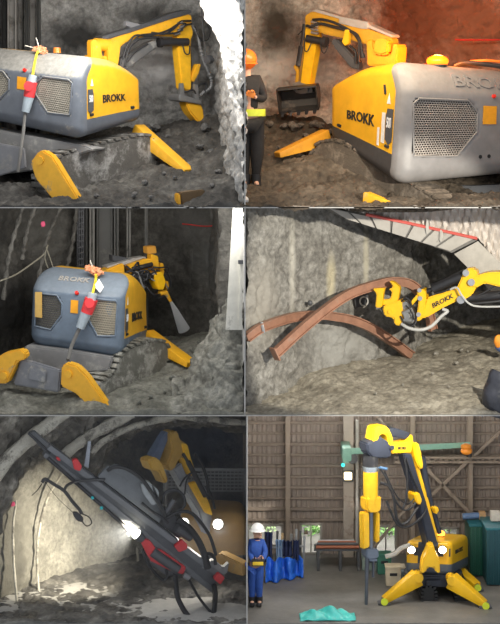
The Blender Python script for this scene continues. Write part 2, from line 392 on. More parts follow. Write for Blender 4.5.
def robot_body(root, B, side, mats, lo=.27, hi=.70, a=.06, b=.38, grille_mats=None, ncol=26, nrow=19, text_col=None, u_text=(.36, .72), w_text=(.41, .52)):
    """upper body of the robot: hood, rear cover with two grilles, skirt, lettering; side = 'left' or 'right', the one in view"""
    octs = [oct_l(a, b, lo, hi), mir(oct_l(a, b, lo, hi))]
    yel, gry, skirt = mats
    def part_of(face, u, v, w):
        if face == 'bottom' or w < .24: return 'rear_cover' if u < .12 else 'skirt'
        return 'rear_cover' if u < .12 else 'hood'
    sh = B.shell(part_of, octs)
    hood = obj('hood', sh['hood'], yel, root, ang=60); rc = obj('rear_cover', sh['rear_cover'], gry, root, ang=50); obj('skirt', sh['skirt'], skirt, root, ang=60)
    for k, o in enumerate(octs):
        m = MB(); r = .007; vs_ = [p[0] for p in o]; ws = [p[1] for p in o]
        dep = .05
        def span(val, ax):
            hit = []
            for i in range(len(o)):
                p, q = o[i], o[i-1]
                if (p[ax] > val) != (q[ax] > val): t = (val-p[ax])/(q[ax]-p[ax]); hit.append(p[1-ax]+t*(q[1-ax]-p[1-ax]))
            return (min(hit), max(hit)) if len(hit) >= 2 else None
        rows = [min(ws)+(max(ws)-min(ws))*(i+.5)/nrow for i in range(nrow)]
        for i, w in enumerate(rows):
            sp = span(w, 1)
            if sp: m.tube([B.at(0, sp[0]+(sp[1]-sp[0])*t/3, w, -.02) for t in range(4)], r*1.3, 5, 0)
            for j in range(ncol):                       # short bars set like brickwork
                v = min(vs_)+(max(vs_)-min(vs_))*(j+(.25 if i % 2 else .75))/ncol
                dw = (max(ws)-min(ws))/nrow
                if sp and sp[0] < v < sp[1] and w+dw < max(ws): m.tube([B.at(0, v, w, -.02), B.at(0, v, w+dw, -.02)], r, 4, 0)
        gm = (grille_mats or [STL(), STL()])[k]
        obj('grille', m, gm, root)
        bk = MB(); vs = [B.at(0, x, y, -.045) for x, y in o]; bk.add(vs, [tuple(range(len(vs)))]); obj('grille_backing', bk, paint('dark_void', (.02, .02, .02), .9) if not grille_mats else grille_mats[2], root)
        rim = MB(); pts = []
        for i in range(len(o)):
            p, q = o[i], o[(i+1) % len(o)]
            for t in range(4): pts.append(B.at(0, p[0]+(q[0]-p[0])*t/4, p[1]+(q[1]-p[1])*t/4, .0))
        rim.tube(pts+[pts[0]], .02, 6, 0); obj('grille_rim', rim, gry, root)
    vv = 1 if side == 'right' else 0
    s0 = (lambda u, w, off: B.at(u, vv, w, off))
    ua, ub = u_text; wa, wb = w_text
    fx = (lambda p: ua+(ub-ua)*p) if side == 'right' else (lambda p: ub-(ub-ua)*p)
    tx = text_col or paint('black_lettering', (.02, .02, .02), .5)
    obj('lettering', letters('BROKK', lambda p, q, o: s0(fx(p), wa+(wb-wa)*q, o), 0.012, .022), tx, root, smooth=False)
    pl = MB(); poly = [(.13, .34), (.13, .60), (.20, .60), (.215, .54), (.215, .34), (.17, .30)]
    pl.add([s0(x, y, .004) for x, y in poly]+[s0(x, y, .016) for x, y in poly], [tuple(range(6)), tuple(range(6, 12))]+[(i, (i+1) % 6, 6+(i+1) % 6, 6+i) for i in range(6)])
    mp = obj('model_plate', pl, DGR(), root, smooth=False)
    f5 = (lambda p: .145+.055*p) if side == 'right' else (lambda p: .20-.055*p)
    obj('lettering', letters('500', lambda p, q, o: s0(f5(p), .44+.09*q, o+.014), .008, .02), paint('white_lettering', (.75, .75, .75), .5), mp, smooth=False)
    for u in (.16, .80):
        sl = MB(); sl.tube([s0(u, .285, .005), s0(u+.045, .285, .005)], .032, 8, 0); obj('latch_slot', sl, paint('dark_void', (.02, .02, .02), .9), root)
    tr = MB(); q = [(.17, .64), (.215, .64), (.192, .73)]; tr.add([s0(x, y, .006) for x, y in q]+[s0(x, y, .012) for x, y in q], [(0, 1, 2), (3, 4, 5), (0, 1, 4, 3), (1, 2, 5, 4), (2, 0, 3, 5)])
    obj('warning_decal', tr, paint('white_sticker', (.75, .74, .70), .5), root, smooth=False)
    de = MB(); qs = [(.455, .50), (.535, .50), (.535, .66), (.455, .66)]; de.add([B.at(0, x, y, .004) for x, y in qs]+[B.at(0, x, y, .012) for x, y in qs], [(0, 1, 2, 3), (4, 5, 6, 7), (0, 1, 5, 4), (1, 2, 6, 5), (2, 3, 7, 6), (3, 0, 4, 7)])
    obj('warning_plate', de, paint('orange_sticker', (.85, .36, .01), .5, dirt=.2), root, smooth=False)
    lm = MB().cyl(B.at(0, .515, .745, .0), B.at(0, .515, .745, .05), .045, .035); obj('tail_lamp', lm, paint('red_lens', (.75, .03, .02), .25), root)
    return hood, rc
def track(root, poly, pl, t, mat, off=0.0, pads=16, label=None):
    """crawler: belt outline with raised shoes across it"""
    pts = [Vector((x, y, 0)) for x, y in poly]; pts = spline(pts+[pts[0]], 5); m = MB(); m.prism([(p.x, p.y) for p in pts[:-1]], pl, t*.94, off, .02)
    tot = [0]
    for a, b in zip(pts, pts[1:]): tot.append(tot[-1]+(b-a).length)
    cx = sum(x for x, _ in poly)/len(poly); cy = sum(y for _, y in poly)/len(poly)
    n = pads*2
    for k in range(n):
        d = tot[-1]*k/n; i = max(j for j in range(len(tot)) if tot[j] <= d); i = min(i, len(pts)-2)
        p = pts[i].lerp(pts[i+1], (d-tot[i])/max(1e-6, tot[i+1]-tot[i])); tg = (pts[i+1]-pts[i]).normalized(); w = tot[-1]/n*.36
        nn = Vector((-tg.y, tg.x, 0))
        if nn.dot(Vector((p.x-cx, p.y-cy, 0))) < 0: nn = -nn
        q = [p-tg*w-nn*.3, p+tg*w-nn*.3, p+tg*w+nn*2.6, p-tg*w+nn*2.6]
        m.prism([(a.x, a.y) for a in q], pl, t, off, .008)
    o = obj('track', m, mat, root); 
    if label: o['label'] = label
    return o
def pin(m, pl, px, py, r, t, off=0.0): a = pl.pt(px, py, off-t/2); b = pl.pt(px, py, off+t/2); return m.cyl(a, b, r, n=16)

# ---------------------------------------------------------------- people
def skin(name, joints, edges, mat, parent, sub=2, base=None, flat=None):
    """one continuous surface grown round a skeleton: joints {key: (Vector, rx[, ry])}"""
    ks = list(joints); o0 = root_of(parent).location if parent else Vector((0, 0, 0))
    me = bpy.data.meshes.new(name); me.from_pydata([joints[k][0]-o0 for k in ks], [(ks.index(a), ks.index(b)) for a, b in edges], [])
    o = bpy.data.objects.new(name, me); COL.objects.link(o); o.parent = parent
    o.modifiers.new('skin', 'SKIN').use_smooth_shade = True; sv = me.skin_vertices[0].data
    for i, k in enumerate(ks):
        q = joints[k]; sv[i].radius = (q[1], q[2] if len(q) > 2 else q[1]); sv[i].use_root = (k == (base or ks[0]))
    sd = o.modifiers.new('smooth', 'SUBSURF'); sd.levels = sub; sd.render_levels = sub
    me.materials.append(mat); return o
def hand(parent, wrist, palm_dir, thumb_dir, curl_dir, size, mat):
    """palm and five separate bent fingers"""
    w = Vector(wrist); d = Vector(palm_dir).normalized(); t = Vector(thumb_dir); t = (t-d*t.dot(d)).normalized(); c = Vector(curl_dir); c = (c-d*c.dot(d)-t*c.dot(t)).normalized(); s = size
    m = MB(); m.hexa([w-t*.20*s-c*.09*s, w+t*.20*s-c*.09*s, w+t*.20*s+c*.09*s, w-t*.20*s+c*.09*s, w+d*.5*s-t*.24*s-c*.07*s, w+d*.5*s+t*.24*s-c*.07*s, w+d*.5*s+t*.24*s+c*.07*s, w+d*.5*s-t*.24*s+c*.07*s], .03*s)
    for k, (q, ln) in enumerate(((.18, .42), (.06, .48), (-.06, .45), (-.18, .36))):
        p = w+d*.46*s+t*q*s; a = p+d*ln*.42*s+c*.06*s; b = a+d*ln*.2*s+c*ln*.32*s; e = b+c*ln*.26*s-d*ln*.06*s
        m.tube([p, a, b, e], lambda x: (.058-.016*x)*s, 7, 3)
    p = w+d*.12*s+t*.18*s; m.tube([p, p+t*.16*s+d*.14*s+c*.06*s, p+t*.18*s+d*.32*s+c*.16*s, p+t*.12*s+d*.42*s+c*.22*s], lambda x: (.07-.02*x)*s, 7, 3)
    return obj('hand', m, mat, parent)
SKINM = lambda: paint('skin', (.62, .36, .25), .5, vary=.06)

# ---------------------------------------------------------------- the stack of six open bays
CONC = paint('shell_concrete', (.42, .41, .39), .8)
for i, z in enumerate((0.0, 4.18, 8.34, 13.02)):
    struct('trim_%d' % (i+1), MB().box((0, 4.5, z-.012), (14.6, 9, .02), 0), CONC, False)
struct('wall_left', MB().box((-7.25, 4.5, 6.5), (.1, 9, 13.0), 0), CONC, False)
struct('wall_right', MB().box((7.25, 4.5, 6.5), (.1, 9, 13.0), 0), CONC, False)
struct('wall_back', MB().box((0, 8.95, 8.6), (14.6, .1, 8.8), 0), CONC, False)
struct('wall_back', MB().box((-3.7, 8.95, 2.09), (7.2, .1, 4.18), 0), CONC, False)
def divider(x0, x1, z0, z1):
    a, b = .02, .06
    struct('wall_centre', MB().hexa([(x0-a, 0, z0), (x0, 0, z0), (x1, 8.9, z0), (x1-b, 8.9, z0), (x0-a, 0, z1), (x0, 0, z1), (x1, 8.9, z1), (x1-b, 8.9, z1)], 0), CONC, False)
divider(-.09, -.5, 8.34, 13.0)
divider(-.09, -.75, 4.18, 8.33)
divider(-.05, -.05, 0, 4.17)

# ================================================================ upper left bay: the breaker in the shaft
gr = Ground([(-60, 200, .3), (0, 207.5, 0), (60, 207.5, 0), (120, 207.5, 0), (180, 207.5, 0), (245, 207.5, 0), (20, 185, 1.2), (60, 197, .6), (112, 184, 1.4), (155, 168, 2.4), (192, 178, 1.6), (200, 160, 2.8),
             (225, 150, 2.4), (238, 178, 1.0), (150, 128, 4.6), (190, 122, 4.7), (215, 116, 4.6), (100, 128, 5.2), (0, 140, 4.6), (-60, 150, 4.4), (170, 140, 3.6), (130, 140, 4.2)], amp=.10, fq=1.5, seed=1)
MUD = rock('dark_muck', (.026, .024, .021), (.068, .063, .056), (.17, .162, .145), 1.8, 1.0, fine=7)
f = struct('floor', gr.mesh(-6.9, -.1, 0, 6.2, 210, 180, zmin=8.35), MUD)
W1 = rock('shaft_shotcrete', (.17, .167, .158), (.34, .335, .32), (.54, .53, .515), .9, .9,
          stains_and_shade=[(P(75, 36, 5.6), (.8, .9, .45), (.04, .039, .037)), (P(158, 16, 5.6), (.8, .9, .30), (.06, .058, .055)), (P(20, 70, 5.6), (1.6, .9, .5), (.05, .05, .048)), (P(156, 64, 5.6), (.95, .9, .55), (.74, .73, .72)), (P(206, 92, 4.6), (.3, 1, .45), (.018, .018, .018))])
mb = MB(); sheet(mb, wall([(-7, 5.3), (-4, 5.6), (-2, 5.9), (-1.2, 5.9), (-.75, 5.2), (-.6, 3.2), (-.42, 1.4), (-.15, .05)], 8.3, 13.0), 230, 110, .13, 1.3, 3, .05)
struct('wall_back', mb, W1)
# broken rock edge beside the shaft, its strong light put into the pale colour
W2 = rock('overlit_pale_rock', (.55, .53, .49), (.80, .78, .74), (.95, .94, .92), 2.0, .9, fine=6)
edge = [(0, 203), (18, 207), (28, 214), (50, 221), (75, 227), (100, 232), (118, 237), (140, 240), (175, 241), (208, 242)]
def pale(s, t):
    py = -6+t*213
    for (a, xa), (b, xb) in zip(edge, edge[1:]):
        if py <= b: break
    xl = xa+(xb-xa)*max(0, (py-a))/(b-a)
    if s < .3: k = s/.3; return P(xl+4-4*k, py, 2.3-1.5*k)
    k = (s-.3)/.7; return P(xl+(244.5-xl)*k, py, .8-.72*k)
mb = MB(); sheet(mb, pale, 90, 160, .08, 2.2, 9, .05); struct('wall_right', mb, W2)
# sheet piles at the back left
PIL = paint('grey_sheet_pile', (.25, .24, .225), .6, .1, dirt=.5, dirt_col=(.12, .11, .10), scale=1.2)
PIL2 = paint('dark_sheet_pile', (.05, .05, .047), .6, .1, dirt=.4, dirt_col=(.10, .095, .09), scale=1.2)
for x0, x1, Y, m in ((-12, -2, 5.0, PIL), (2, 7.5, 5.25, PIL2), (8, 17, 4.9, PIL), (17.6, 23, 5.15, PIL), (25, 29.5, 4.9, PIL2), (30, 36, 5.1, PIL), (37, 40, 4.9, PIL2)):
    a = P(x0, 100, Y); b = P(x1, 100, Y); w = b.x-a.x
    m_ = MB().hexa([(a.x, Y, 9.4), (b.x, Y, 9.4), (b.x, Y+.16, 9.4), (a.x, Y+.16, 9.4), (a.x, Y, 13.0), (b.x, Y, 13.0), (b.x, Y+.16, 13.0), (a.x, Y+.16, 13.0)], .015)
    m_.box((a.x+w*.08, Y-.06, 11.2), (w*.14, .12, 3.6), .01); m_.box((b.x-w*.08, Y-.06, 11.2), (w*.14, .12, 3.6), .01)
    struct('trim_5', m_, m)
stones([(146, 4.3, .13), (158, 4.2, .10), (152, 4.0, .07), (168, 3.8, .06), (205, 3.9, .12), (210, 3.2, .09), (200, 3.3, .08), (165, 1.4, .06), (145, 1.2, .07), (175, 1.0, .05), (218, 1.6, .08), (135, .5, .07), (150, .3, .05), (212, .6, .06), (96, .5, .06)], gr, rock('grey_stone', (.08, .076, .072), (.15, .146, .14), (.25, .24, .23), 3), 'loose grey stone lying on the dark muck around the yellow breaker robot', 'loose stones in the breaker shaft')

# the robot
rb = thing('demolition_robot', P(75, 172, 1.6), 'muddy yellow and grey demolition robot hammering rock with a breaker in the dark shaft', 'demolition robot')
B = Body(corners((143.5, 121, 141, 64, 2.9), (34, 108, 36, 50, 4.4), (79, 142, 79, 55, .9), (-35, 116, -30, 46, 2.4)), drop=.24, cham=.16, cw=.72)
dust = (.28, .268, .24)
G1 = paint('dusty_grey_cover', (.135, .15, .175), .5, dirt=.28, dirt_col=dust, scale=2.2, top=.92)
robot_body(rb, B, 'right', (paint('dusty_yellow_hood', (.83, .43, .02), .4, dirt=.16, dirt_col=(.50, .42, .26), scale=1.6, top=.35), G1, paint('dusty_grey_skirt', (.10, .11, .13), .5, dirt=.22, dirt_col=dust)),
           grille_mats=(paint('dusty_grille', (.36, .33, .27), .8), paint('dusty_grille', (.36, .33, .27), .8), paint('grille_dust', (.24, .22, .185), .9)), ncol=20, nrow=17)
# beacon base behind the rear edge
m = MB().cyl(P(57, 53, 2.6), P(57, 47.5, 2.6), .085, .075); obj('beacon_lamp', m, paint('orange_lens', (.75, .22, .03), .3), rb)
pt = PL(60, .8, 156, 2.7)
track(rb, [(52, 170), (60, 158), (80, 150), (140, 136), (153, 141), (156, 155), (151, 170), (112, 184), (66, 200), (54, 192)], pt, .62, paint('mud_caked_track', (.12, .112, .10), .9, dirt=.5, dirt_col=(.33, .32, .30), scale=2.5, bump=.8), -.30, 18, 'crawler track caked in grey mud')
m = MB().prism([(-20, 128), (40, 138), (84, 146), (92, 150), (62, 160), (52, 168), (-10, 176), (-24, 150)], PL(-20, 1.9, 92, 1.0), .9, -.5, .03)
obj('undercarriage', m, paint('dusty_steel_frame', (.23, .225, .22), .6, dirt=.4, dirt_col=(.36, .35, .32), scale=2), rb)
m = MB().prism([(-18, 140), (24, 148), (26, 168), (-14, 180)], PL(-20, 1.5, 40, 1.0), .12, .0, .02); obj('rear_plate', m, GRY(), rb)
m = MB().beam(P(137, 131, 3.1), P(189, 172, 2.0), .30, .34, .30, .13, bev=.03); obj('outrigger', m, paint('pale_muddy_yellow', (.80, .42, .03), .5, dirt=.3, dirt_col=(.50, .45, .36), scale=2), rb)
m = MB().prism([(41, 151), (45, 150), (55, 156), (64, 171), (86, 207), (62, 207), (38, 178), (33, 162)], PL(30, .75, 90, .5), .34, .0, .03)
pin(m, PL(30, .75, 90, .5), 42, 160, .09, .42); obj('outrigger', m, YM(), rb)
# arm
pa = PL(90, 3.1, 190, 4.5)
m = MB(); m.prism([(85.3, 41), (88, 39.4), (91, 40), (95, 44), (97, 58), (95, 64), (86, 64)], pa, .22, .16, .02)
m.prism([(104, 42), (110, 40.5), (113.6, 42), (115, 46.2), (113, 62), (112, 66), (103, 66), (102, 50)], pa, .22, .16, .02); m.prism([(88, 55), (112, 57), (112, 68), (87, 66)], pa, .4, 0, .02)
m.cyl(pa.pt(92, 44.5, .12), pa.pt(107, 45.5, .12), .14); obj('arm_pivot', m, YM(), rb)
m = MB(); m.prism([(92, 42), (105, 40), (127.6, 32.5), (150, 25), (166, 19.5), (184, 14), (189, 16), (188, 31), (178, 36.5), (150, 36.5), (134, 38), (122, 43), (114, 51)], pa, .32, -.02, .025); obj('boom', m, YM(), rb)
m = MB(); m.prism([(98, 37), (127, 28.2), (150, 21), (168, 13.5), (186, 9.5), (189, 12), (185, 14.5), (166, 19.8), (127, 32.8), (100, 40.5)], pa, .36, -.02, .02); obj('top_cover', m, DGR(), rb)
m = MB(); m.prism([(123.7, 21), (138, 24.5), (138, 28.5), (133, 28.5), (133, 31), (128, 31), (128, 27), (123.7, 26)], pa, .14, .05, .01); obj('lamp_bracket', m, GRY(), rb)
m = MB(); m.prism([(114, 60), (141.6, 43), (150, 40), (151, 47), (124, 67.5), (115, 68)], pa, .26, .16, .03); obj('boom_cylinder', m, paint('dusty_dark_cylinder', (.10, .10, .10), .5, dirt=.4, dirt_col=(.22, .215, .20)), rb)
m = MB(); m.cyl(pa.pt(154, 42.5, .2), pa.pt(183, 42, .2), .09); m.cyl(pa.pt(154, 42.5, .2), pa.pt(157, 42.5, .2), .115); obj('arm_cylinder', m, BLK(), rb)
m = MB(); m.prism([(176, 24), (187.5, 23), (190, 34), (187.5, 40), (188, 88), (186, 91), (178.5, 89), (174.5, 50), (174.5, 30)], pa, .28, .02, .025); obj('arm', m, paint('bright_muddy_yellow', (.85, .46, .02), .4, dirt=.15, dirt_col=(.4, .33, .2)), rb)
m = MB(); m.prism([(187, 42), (190, 44), (192, 88), (188, 90)], pa, .3, -.1, .01); obj('arm_rail', m, DGR(), rb)
m = MB(); m.prism([(193, 64), (197, 64), (195, 73), (190, 82), (187, 80), (188, 76)], pa, .16, .1, .015); obj('link', m, YM(), rb)
brk = MB(); brk.prism([(172.6, 96.4), (174, 93.6), (195.5, 100.6), (195, 104), (173.3, 100.5)], pa, .5, .02, .015)
brk.prism([(174.5, 83), (177.5, 83), (178.5, 96), (176, 98), (174, 94)], pa, .1, .22, .01); brk.prism([(188.5, 84), (192, 85), (193, 100), (190, 101), (188.5, 96)], pa, .1, .22, .01)
obj('breaker_bracket', brk, STL(), rb)
m = MB(); m.prism([(181, 101.5), (196, 103.5), (199, 108), (200.5, 121), (198, 124), (193.6, 121.6), (185.5, 112)], pa, .34, .02, .03); br = obj('breaker', m, YM(), rb)
m = MB(); m.cyl(pa.pt(194, 118), pa.pt(197, 131), .06, .025); obj('chisel', m, DGR(), br)
m = MB()
for i in range(22):
    pass
hp = spline([pa.pt(188, 24, .1), pa.pt(195, 33, .1), pa.pt(197, 46, .12), pa.pt(201, 61, .12), pa.pt(208.5, 78, .1), pa.pt(207, 87, .15), pa.pt(198, 93, .2), pa.pt(193, 98, .2)], 8)
m.tube(hp, lambda t: .035+.014*math.sin(t*190), 8, 0); obj('spiral_hose', m, paint('grey_spiral_guard', (.20, .20, .20), .5), rb)
for pts, r in (([(118, 66, .3), (122, 50, .3), (130, 38, .3), (136, 35, .3), (150, 34, .3), (170, 33, .3), (178, 26, .3), (186, 24, .25)], .022), ([(116, 64, .26), (120, 48, .28), (128, 36, .3), (142, 36, .3), (160, 31, .3), (172, 24, .3), (180, 24, .25)], .022),
               ([(145, 33, .28), (158, 34, .3), (168, 28, .3), (174, 22, .28), (186, 21, .2)], .025), ([(177, 45, .25), (178, 53, .3), (182, 54, .3), (184, 46, .25)], .016), ([(190, 26, .2), (196, 40, .2), (205, 40, .1), (210, 32, 0), (207, 24, 0)], .014),
               ([(125, 45, .28), (131, 40, .3), (140, 38, .3), (152, 37.5, .3)], .03), ([(120, 62, .3), (126, 54, .3), (134, 48, .3), (141, 44, .3)], .025), ([(192, 88, .2), (196, 84, .2), (201, 84, .2), (200, 92, .2), (194, 96, .2)], .025), ([(178, 92, .25), (186, 90, .3), (190, 94, .25)], .02)):
    obj('hose', MB().tube(pa.pts(pts), r, 7), RUB(), rb)
for x, y in ((171, 24), (173, 27.5), (171, 31), (168, 34.5)): obj('hose_coupling', MB().cyl(pa.pt(x, y, .28), pa.pt(x+5, y-1.5, .28), .035, n=10), paint('chrome_fitting', (.55, .55, .53), .25, .9), rb)
# the cable plug that hangs over the rear edge
pf = lambda px, py, o=0: P(px, py, (1.85 if py < 66 else 1.62)-o)
pc = thing('power_plug', P(28, 118, 1.5), 'red and grey power plug hanging by yellow strap on the breaker robot', 'power plug')
obj('strap', MB().tube([pf(38, 51.5), pf(36.5, 55, .05), pf(34.5, 64, .2), pf(32.5, 76, .22)], .028, 6), paint('yellow_strap', (.85, .60, .03), .6), pc)
obj('plug_end', MB().cyl(pf(33, 75, .25), pf(31.5, 83, .25), .085, .10), paint('pale_grey_plastic', (.36, .42, .46), .5), pc)
m = MB().cyl(pf(31.5, 82, .25), pf(29, 97, .25), .125, .115); m.cyl(pf(28.5, 86, .4), pf(28.5, 86, .25), .1); obj('plug_body', m, paint('red_plastic', (.75, .045, .05), .4), pc)
obj('plug_sleeve', MB().cyl(pf(29, 97, .25), pf(25.5, 112, .25), .11, .085), paint('pale_grey_plastic', (.36, .42, .46), .5), pc)
obj('cable', MB().tube([pf(25.5, 111, .25), pf(24.5, 120, .3), pf(23, 135, .5), pf(21, 150, .7), pf(18, 172, .8)], .035, 7), paint('dusty_cable', (.14, .135, .125), .7), pc)
rg = thing('tape_bundle', P(40, 53, 1.95), 'crumpled orange tape with loose wire ends on the rear edge of the breaker robot', 'tape bundle')
m = MB(); m.ball(P(40, 49.5, 1.9), .10, 1.3, .8, .8, 3, .7, 4, 2.2); m.ball(P(43.5, 51.5, 1.88), .07, 1.2, .8, .8, 3, .7, 6, 2.2); obj('tape', m, paint('orange_tape', (.62, .25, .12), .6, vary=.4, scale=8), rg)
obj('wire', MB().tube([P(39, 49, 1.9), P(37.5, 42, 1.9), P(36, 38, 1.95)], .012, 5), paint('pale_wire', (.7, .65, .55), .6), rg); obj('wire', MB().tube([P(38, 49, 1.9), P(31, 47, 1.92), P(25, 45.5, 1.95)], .011, 5), paint('pale_wire', (.7, .65, .55), .6), rg)
hb = thing('hanging_box', P(208, 64, 3.9), 'small dark box hanging on a thin cable by the right rock wall', 'box')
hb_pl = PL(200, 4.1, 212, 3.8)
obj('cable', MB().tube(hb_pl.pts([(201, 2), (203, 30), (206, 55)]), .012, 5), RUB(), hb)
obj('case', MB().prism([(205, 56), (210, 55), (213, 60), (210, 64), (206, 63)], hb_pl, .15, 0, .02), DGR(), hb)
yb = thing('timber_block', P(186, 206, .35), 'yellow ended brown block half buried in the muck at the lower right', 'timber block')
obj('end_cap', MB().prism([(175.5, 193), (179, 193.5), (180, 206), (176, 204)], PL(174, .42, 204, .62), .2, 0, .02), YM(), yb)
obj('block', MB().prism([(179.5, 192.5), (203, 189), (206, 205), (180.5, 206.5)], PL(174, .42, 204, .62), .3, -.05, .02), paint('muddy_brown_wood', (.12, .075, .035), .8, dirt=.3, dirt_col=(.16, .14, .12)), yb)

# ================================================================ upper right bay: the bucket, warm beacon light
gr = Ground([(246, 208, 0), (300, 208, 0), (360, 208, 0), (420, 208, 0), (520, 208, 0), (270, 190, 1.2), (310, 185, 1.6), (270, 172, 2.4), (262, 150, 3.4), (300, 158, 3.0), (275, 140, 3.9), (310, 118, 4.9), (275, 114, 4.9), (340, 130, 4.6),
             (260, 120, 5.0), (420, 200, 1.0), (500, 197, 1.4), (560, 190, 2), (420, 160, 4.5), (560, 150, 5), (230, 150, 3.5)], amp=.09, fq=1.7, seed=4)
MUD2 = rock('brown_muck', (.035, .026, .018), (.085, .065, .045), (.17, .135, .10), 1.4, .9, fine=7)
f = struct('floor', gr.mesh(-.2, 6.9, 0, 6.2, 210, 175, zmin=8.35), MUD2)
W3 = rock('drift_rock', (.27, .245, .22), (.52, .48, .43), (.74, .69, .63), .8, .9,
          stains_and_shade=[(P(277, 27, 5.5), (.42, 1, .75), (.085, .07, .055)), (P(292, 70, 5.4), (1.0, 1, .42), (.80, .76, .71)), (P(420, 20, 5.5), (1.5, 1.2, 1.6), (.15, .055, .026)), (P(480, 30, 5.2), (1.2, 1.2, 1.6), (.21, .10, .06))], streak=(2.2, 2.2, .25), streak_col=(.30, .21, .15), streak_at=.66)
mb = MB(); sheet(mb, wall([(-.2, 2.6), (-.28, 5.0), (.4, 5.6), (2.2, 5.7), (3.0, 5.35), (3.4, 5.7), (4.6, 5.4), (7.1, 4.2)], 8.3, 13.0), 220, 110, .14, 1.2, 12, .07)
struct('wall_back', mb, W3)
# red setting-out line sprayed on the rock
m = MB(); rl = [P(x, 39.5+.4*math.sin(x), 4.55+.22*(500-x)/100) for x in range(455, 512, 6)]; m.tube(rl, .02, 5, 2); ln = obj('marking_line', m, paint('red_spray', (.35, .02, .015), .7)); tag(ln, 'thin red spray line along the brown rock wall above the orange beacon', 'marking line')
stones([(270, 4.4, .10), (284, 4.3, .09), (292, 4.2, .13), (300, 4.3, .08), (315, 4.3, .11), (322, 4.2, .10), (330, 4.0, .08), (306, 3.9, .07), (262, 3.9, .09), (278, 3.4, .06)], gr, rock('brown_stone', (.10, .085, .07), (.20, .17, .14), (.33, .29, .25), 3), 'brownish stone in the muck around the bucket of the robot', 'stones around the bucket')

rb = thing('demolition_robot', P(400, 200, 1.6), 'yellow and grey demolition robot under a lit orange beacon with a bucket on its arm', 'demolition robot')
B2 = Body(corners((455, 136, 455, 70, 4.7), (327, 138, 327, 72, 3.1), (572, 172, 572, 76, 2.9), (399, 191, 408, 58, .8)), dims=(2.6, 2.9, 2.3), r=.26, drop=.22, cham=.13, cw=.74)
dst = (.30, .275, .24)
robot_body(rb, B2, 'left', (paint('warm_yellow_hood', (.78, .40, .015), .4, dirt=.1, dirt_col=(.35, .25, .10), scale=1.2), paint('grey_cover', (.23, .22, .215), .5, dirt=.2, dirt_col=dst, scale=1.6, top=.35), paint('dark_skirt', (.055, .052, .052), .5, dirt=.2, dirt_col=(.16, .14, .12))),
           grille_mats=(paint('warm_grille', (.42, .38, .34), .5, .3), paint('warm_grille', (.42, .38, .34), .5, .3), paint('dark_core', (.035, .028, .024), .9)), ncol=26, nrow=26, lo=.235, hi=.70, a=.05, b=.425)
# raised name on the sloping top of the cover
obj('embossed_name', letters('BROKK', lambda p, q, o: B2.at(0, .30+.42*p, .81+.10*q, o), .02, .02), paint('faint_cover_lettering', (.24, .23, .22), .7), rb, smooth=False)
st = MB(); qs = [(.225, .30), (.265, .30), (.265, .56), (.225, .56)]; st.add([B2.at(x, 0, y, .006) for x, y in qs]+[B2.at(x, 0, y, .014) for x, y in qs], [(0, 1, 2, 3), (4, 5, 6, 7), (0, 1, 5, 4), (1, 2, 6, 5), (2, 3, 7, 6), (3, 0, 4, 7)]); obj('info_sticker', st, paint('white_sticker', (.75, .74, .70), .5, dirt=.3, scale=9), rb, smooth=False)
st = MB(); qs = [(.29, .26), (.315, .26), (.315, .42), (.29, .42)]; st.add([B2.at(x, 0, y, .006) for x, y in qs]+[B2.at(x, 0, y, .014) for x, y in qs], [(0, 1, 2, 3), (4, 5, 6, 7), (0, 1, 5, 4), (1, 2, 6, 5), (2, 3, 7, 6), (3, 0, 4, 7)]); obj('info_sticker', st, paint('white_sticker', (.75, .74, .70), .5), rb, smooth=False)
sl = MB(); sl.tube([B2.at(.24, 0, .72, .005), B2.at(.24, 0, .80, .005)], .03, 8, 0); obj('vent_slot', sl, paint('dark_void', (.02, .02, .02), .9), rb)
for v in (.45, .50): obj('bolt_hole', MB().cyl(B2.at(0, v, .22, 0), B2.at(0, v, .22, .012), .04), paint('dark_void', (.02, .02, .02), .9), rb)
# beacon
bc = P(437.5, 63.5, 1.9)
m = MB().cyl(bc+Vector((0, 0, -.12)), bc+Vector((0, 0, .0)), .20); obj('beacon_base', m, BLK(), rb)
m = MB().ball(bc+Vector((0, 0, .05)), .21, 1.12, 1.12, .62, 3); bl = obj('beacon_lamp', m, glow('lit_orange_lens', (1, .17, .004), 3.2), rb)
hs = MB().tube([P(455, 66, 2.6), P(465, 63, 2.5), P(482, 64, 2.4), P(505, 67, 2.4)], .05, 8); obj('hose', hs, RUB(), rb); obj('hose', MB().tube([P(470, 61.5, 2.7), P(488, 60.5, 2.6), P(506, 62.5, 2.6)], .03, 8), paint('orange_hose', (.75, .22, .03), .5), rb)
# undercarriage, tracks and outriggers
pt = PL(312, 2.9, 420, 1.0)
track(rb, [(308, 162), (313, 148), (324, 142), (345, 146), (415, 188), (440, 206), (400, 210), (330, 206), (312, 186)], pt, .7, paint('brown_mud_track', (.10, .08, .06), .9, dirt=.5, dirt_col=(.19, .155, .12), scale=2.5, bump=.8), -.38, 16, 'crawler track caked in brown mud')
m = MB().prism([(338, 140), (392, 182), (470, 186), (520, 184), (520, 196), (400, 200), (345, 160)], PL(338, 3.2, 520, 1.9), 1.0, -.5, .03); obj('undercarriage', m, DGR(), rb)
m = MB().beam(P(327, 137, 3.3), P(277, 155, 2.7), .34, .36, .26, .12, bev=.03); obj('outrigger', m, paint('warm_muddy_yellow', (.72, .33, .02), .5, dirt=.3, dirt_col=(.26, .17, .08)), rb)
m = MB().beam(P(366, 199, .8), P(390, 203, .5), .3, .30, .2, .08, bev=.03); obj('outrigger', m, YM(), rb)
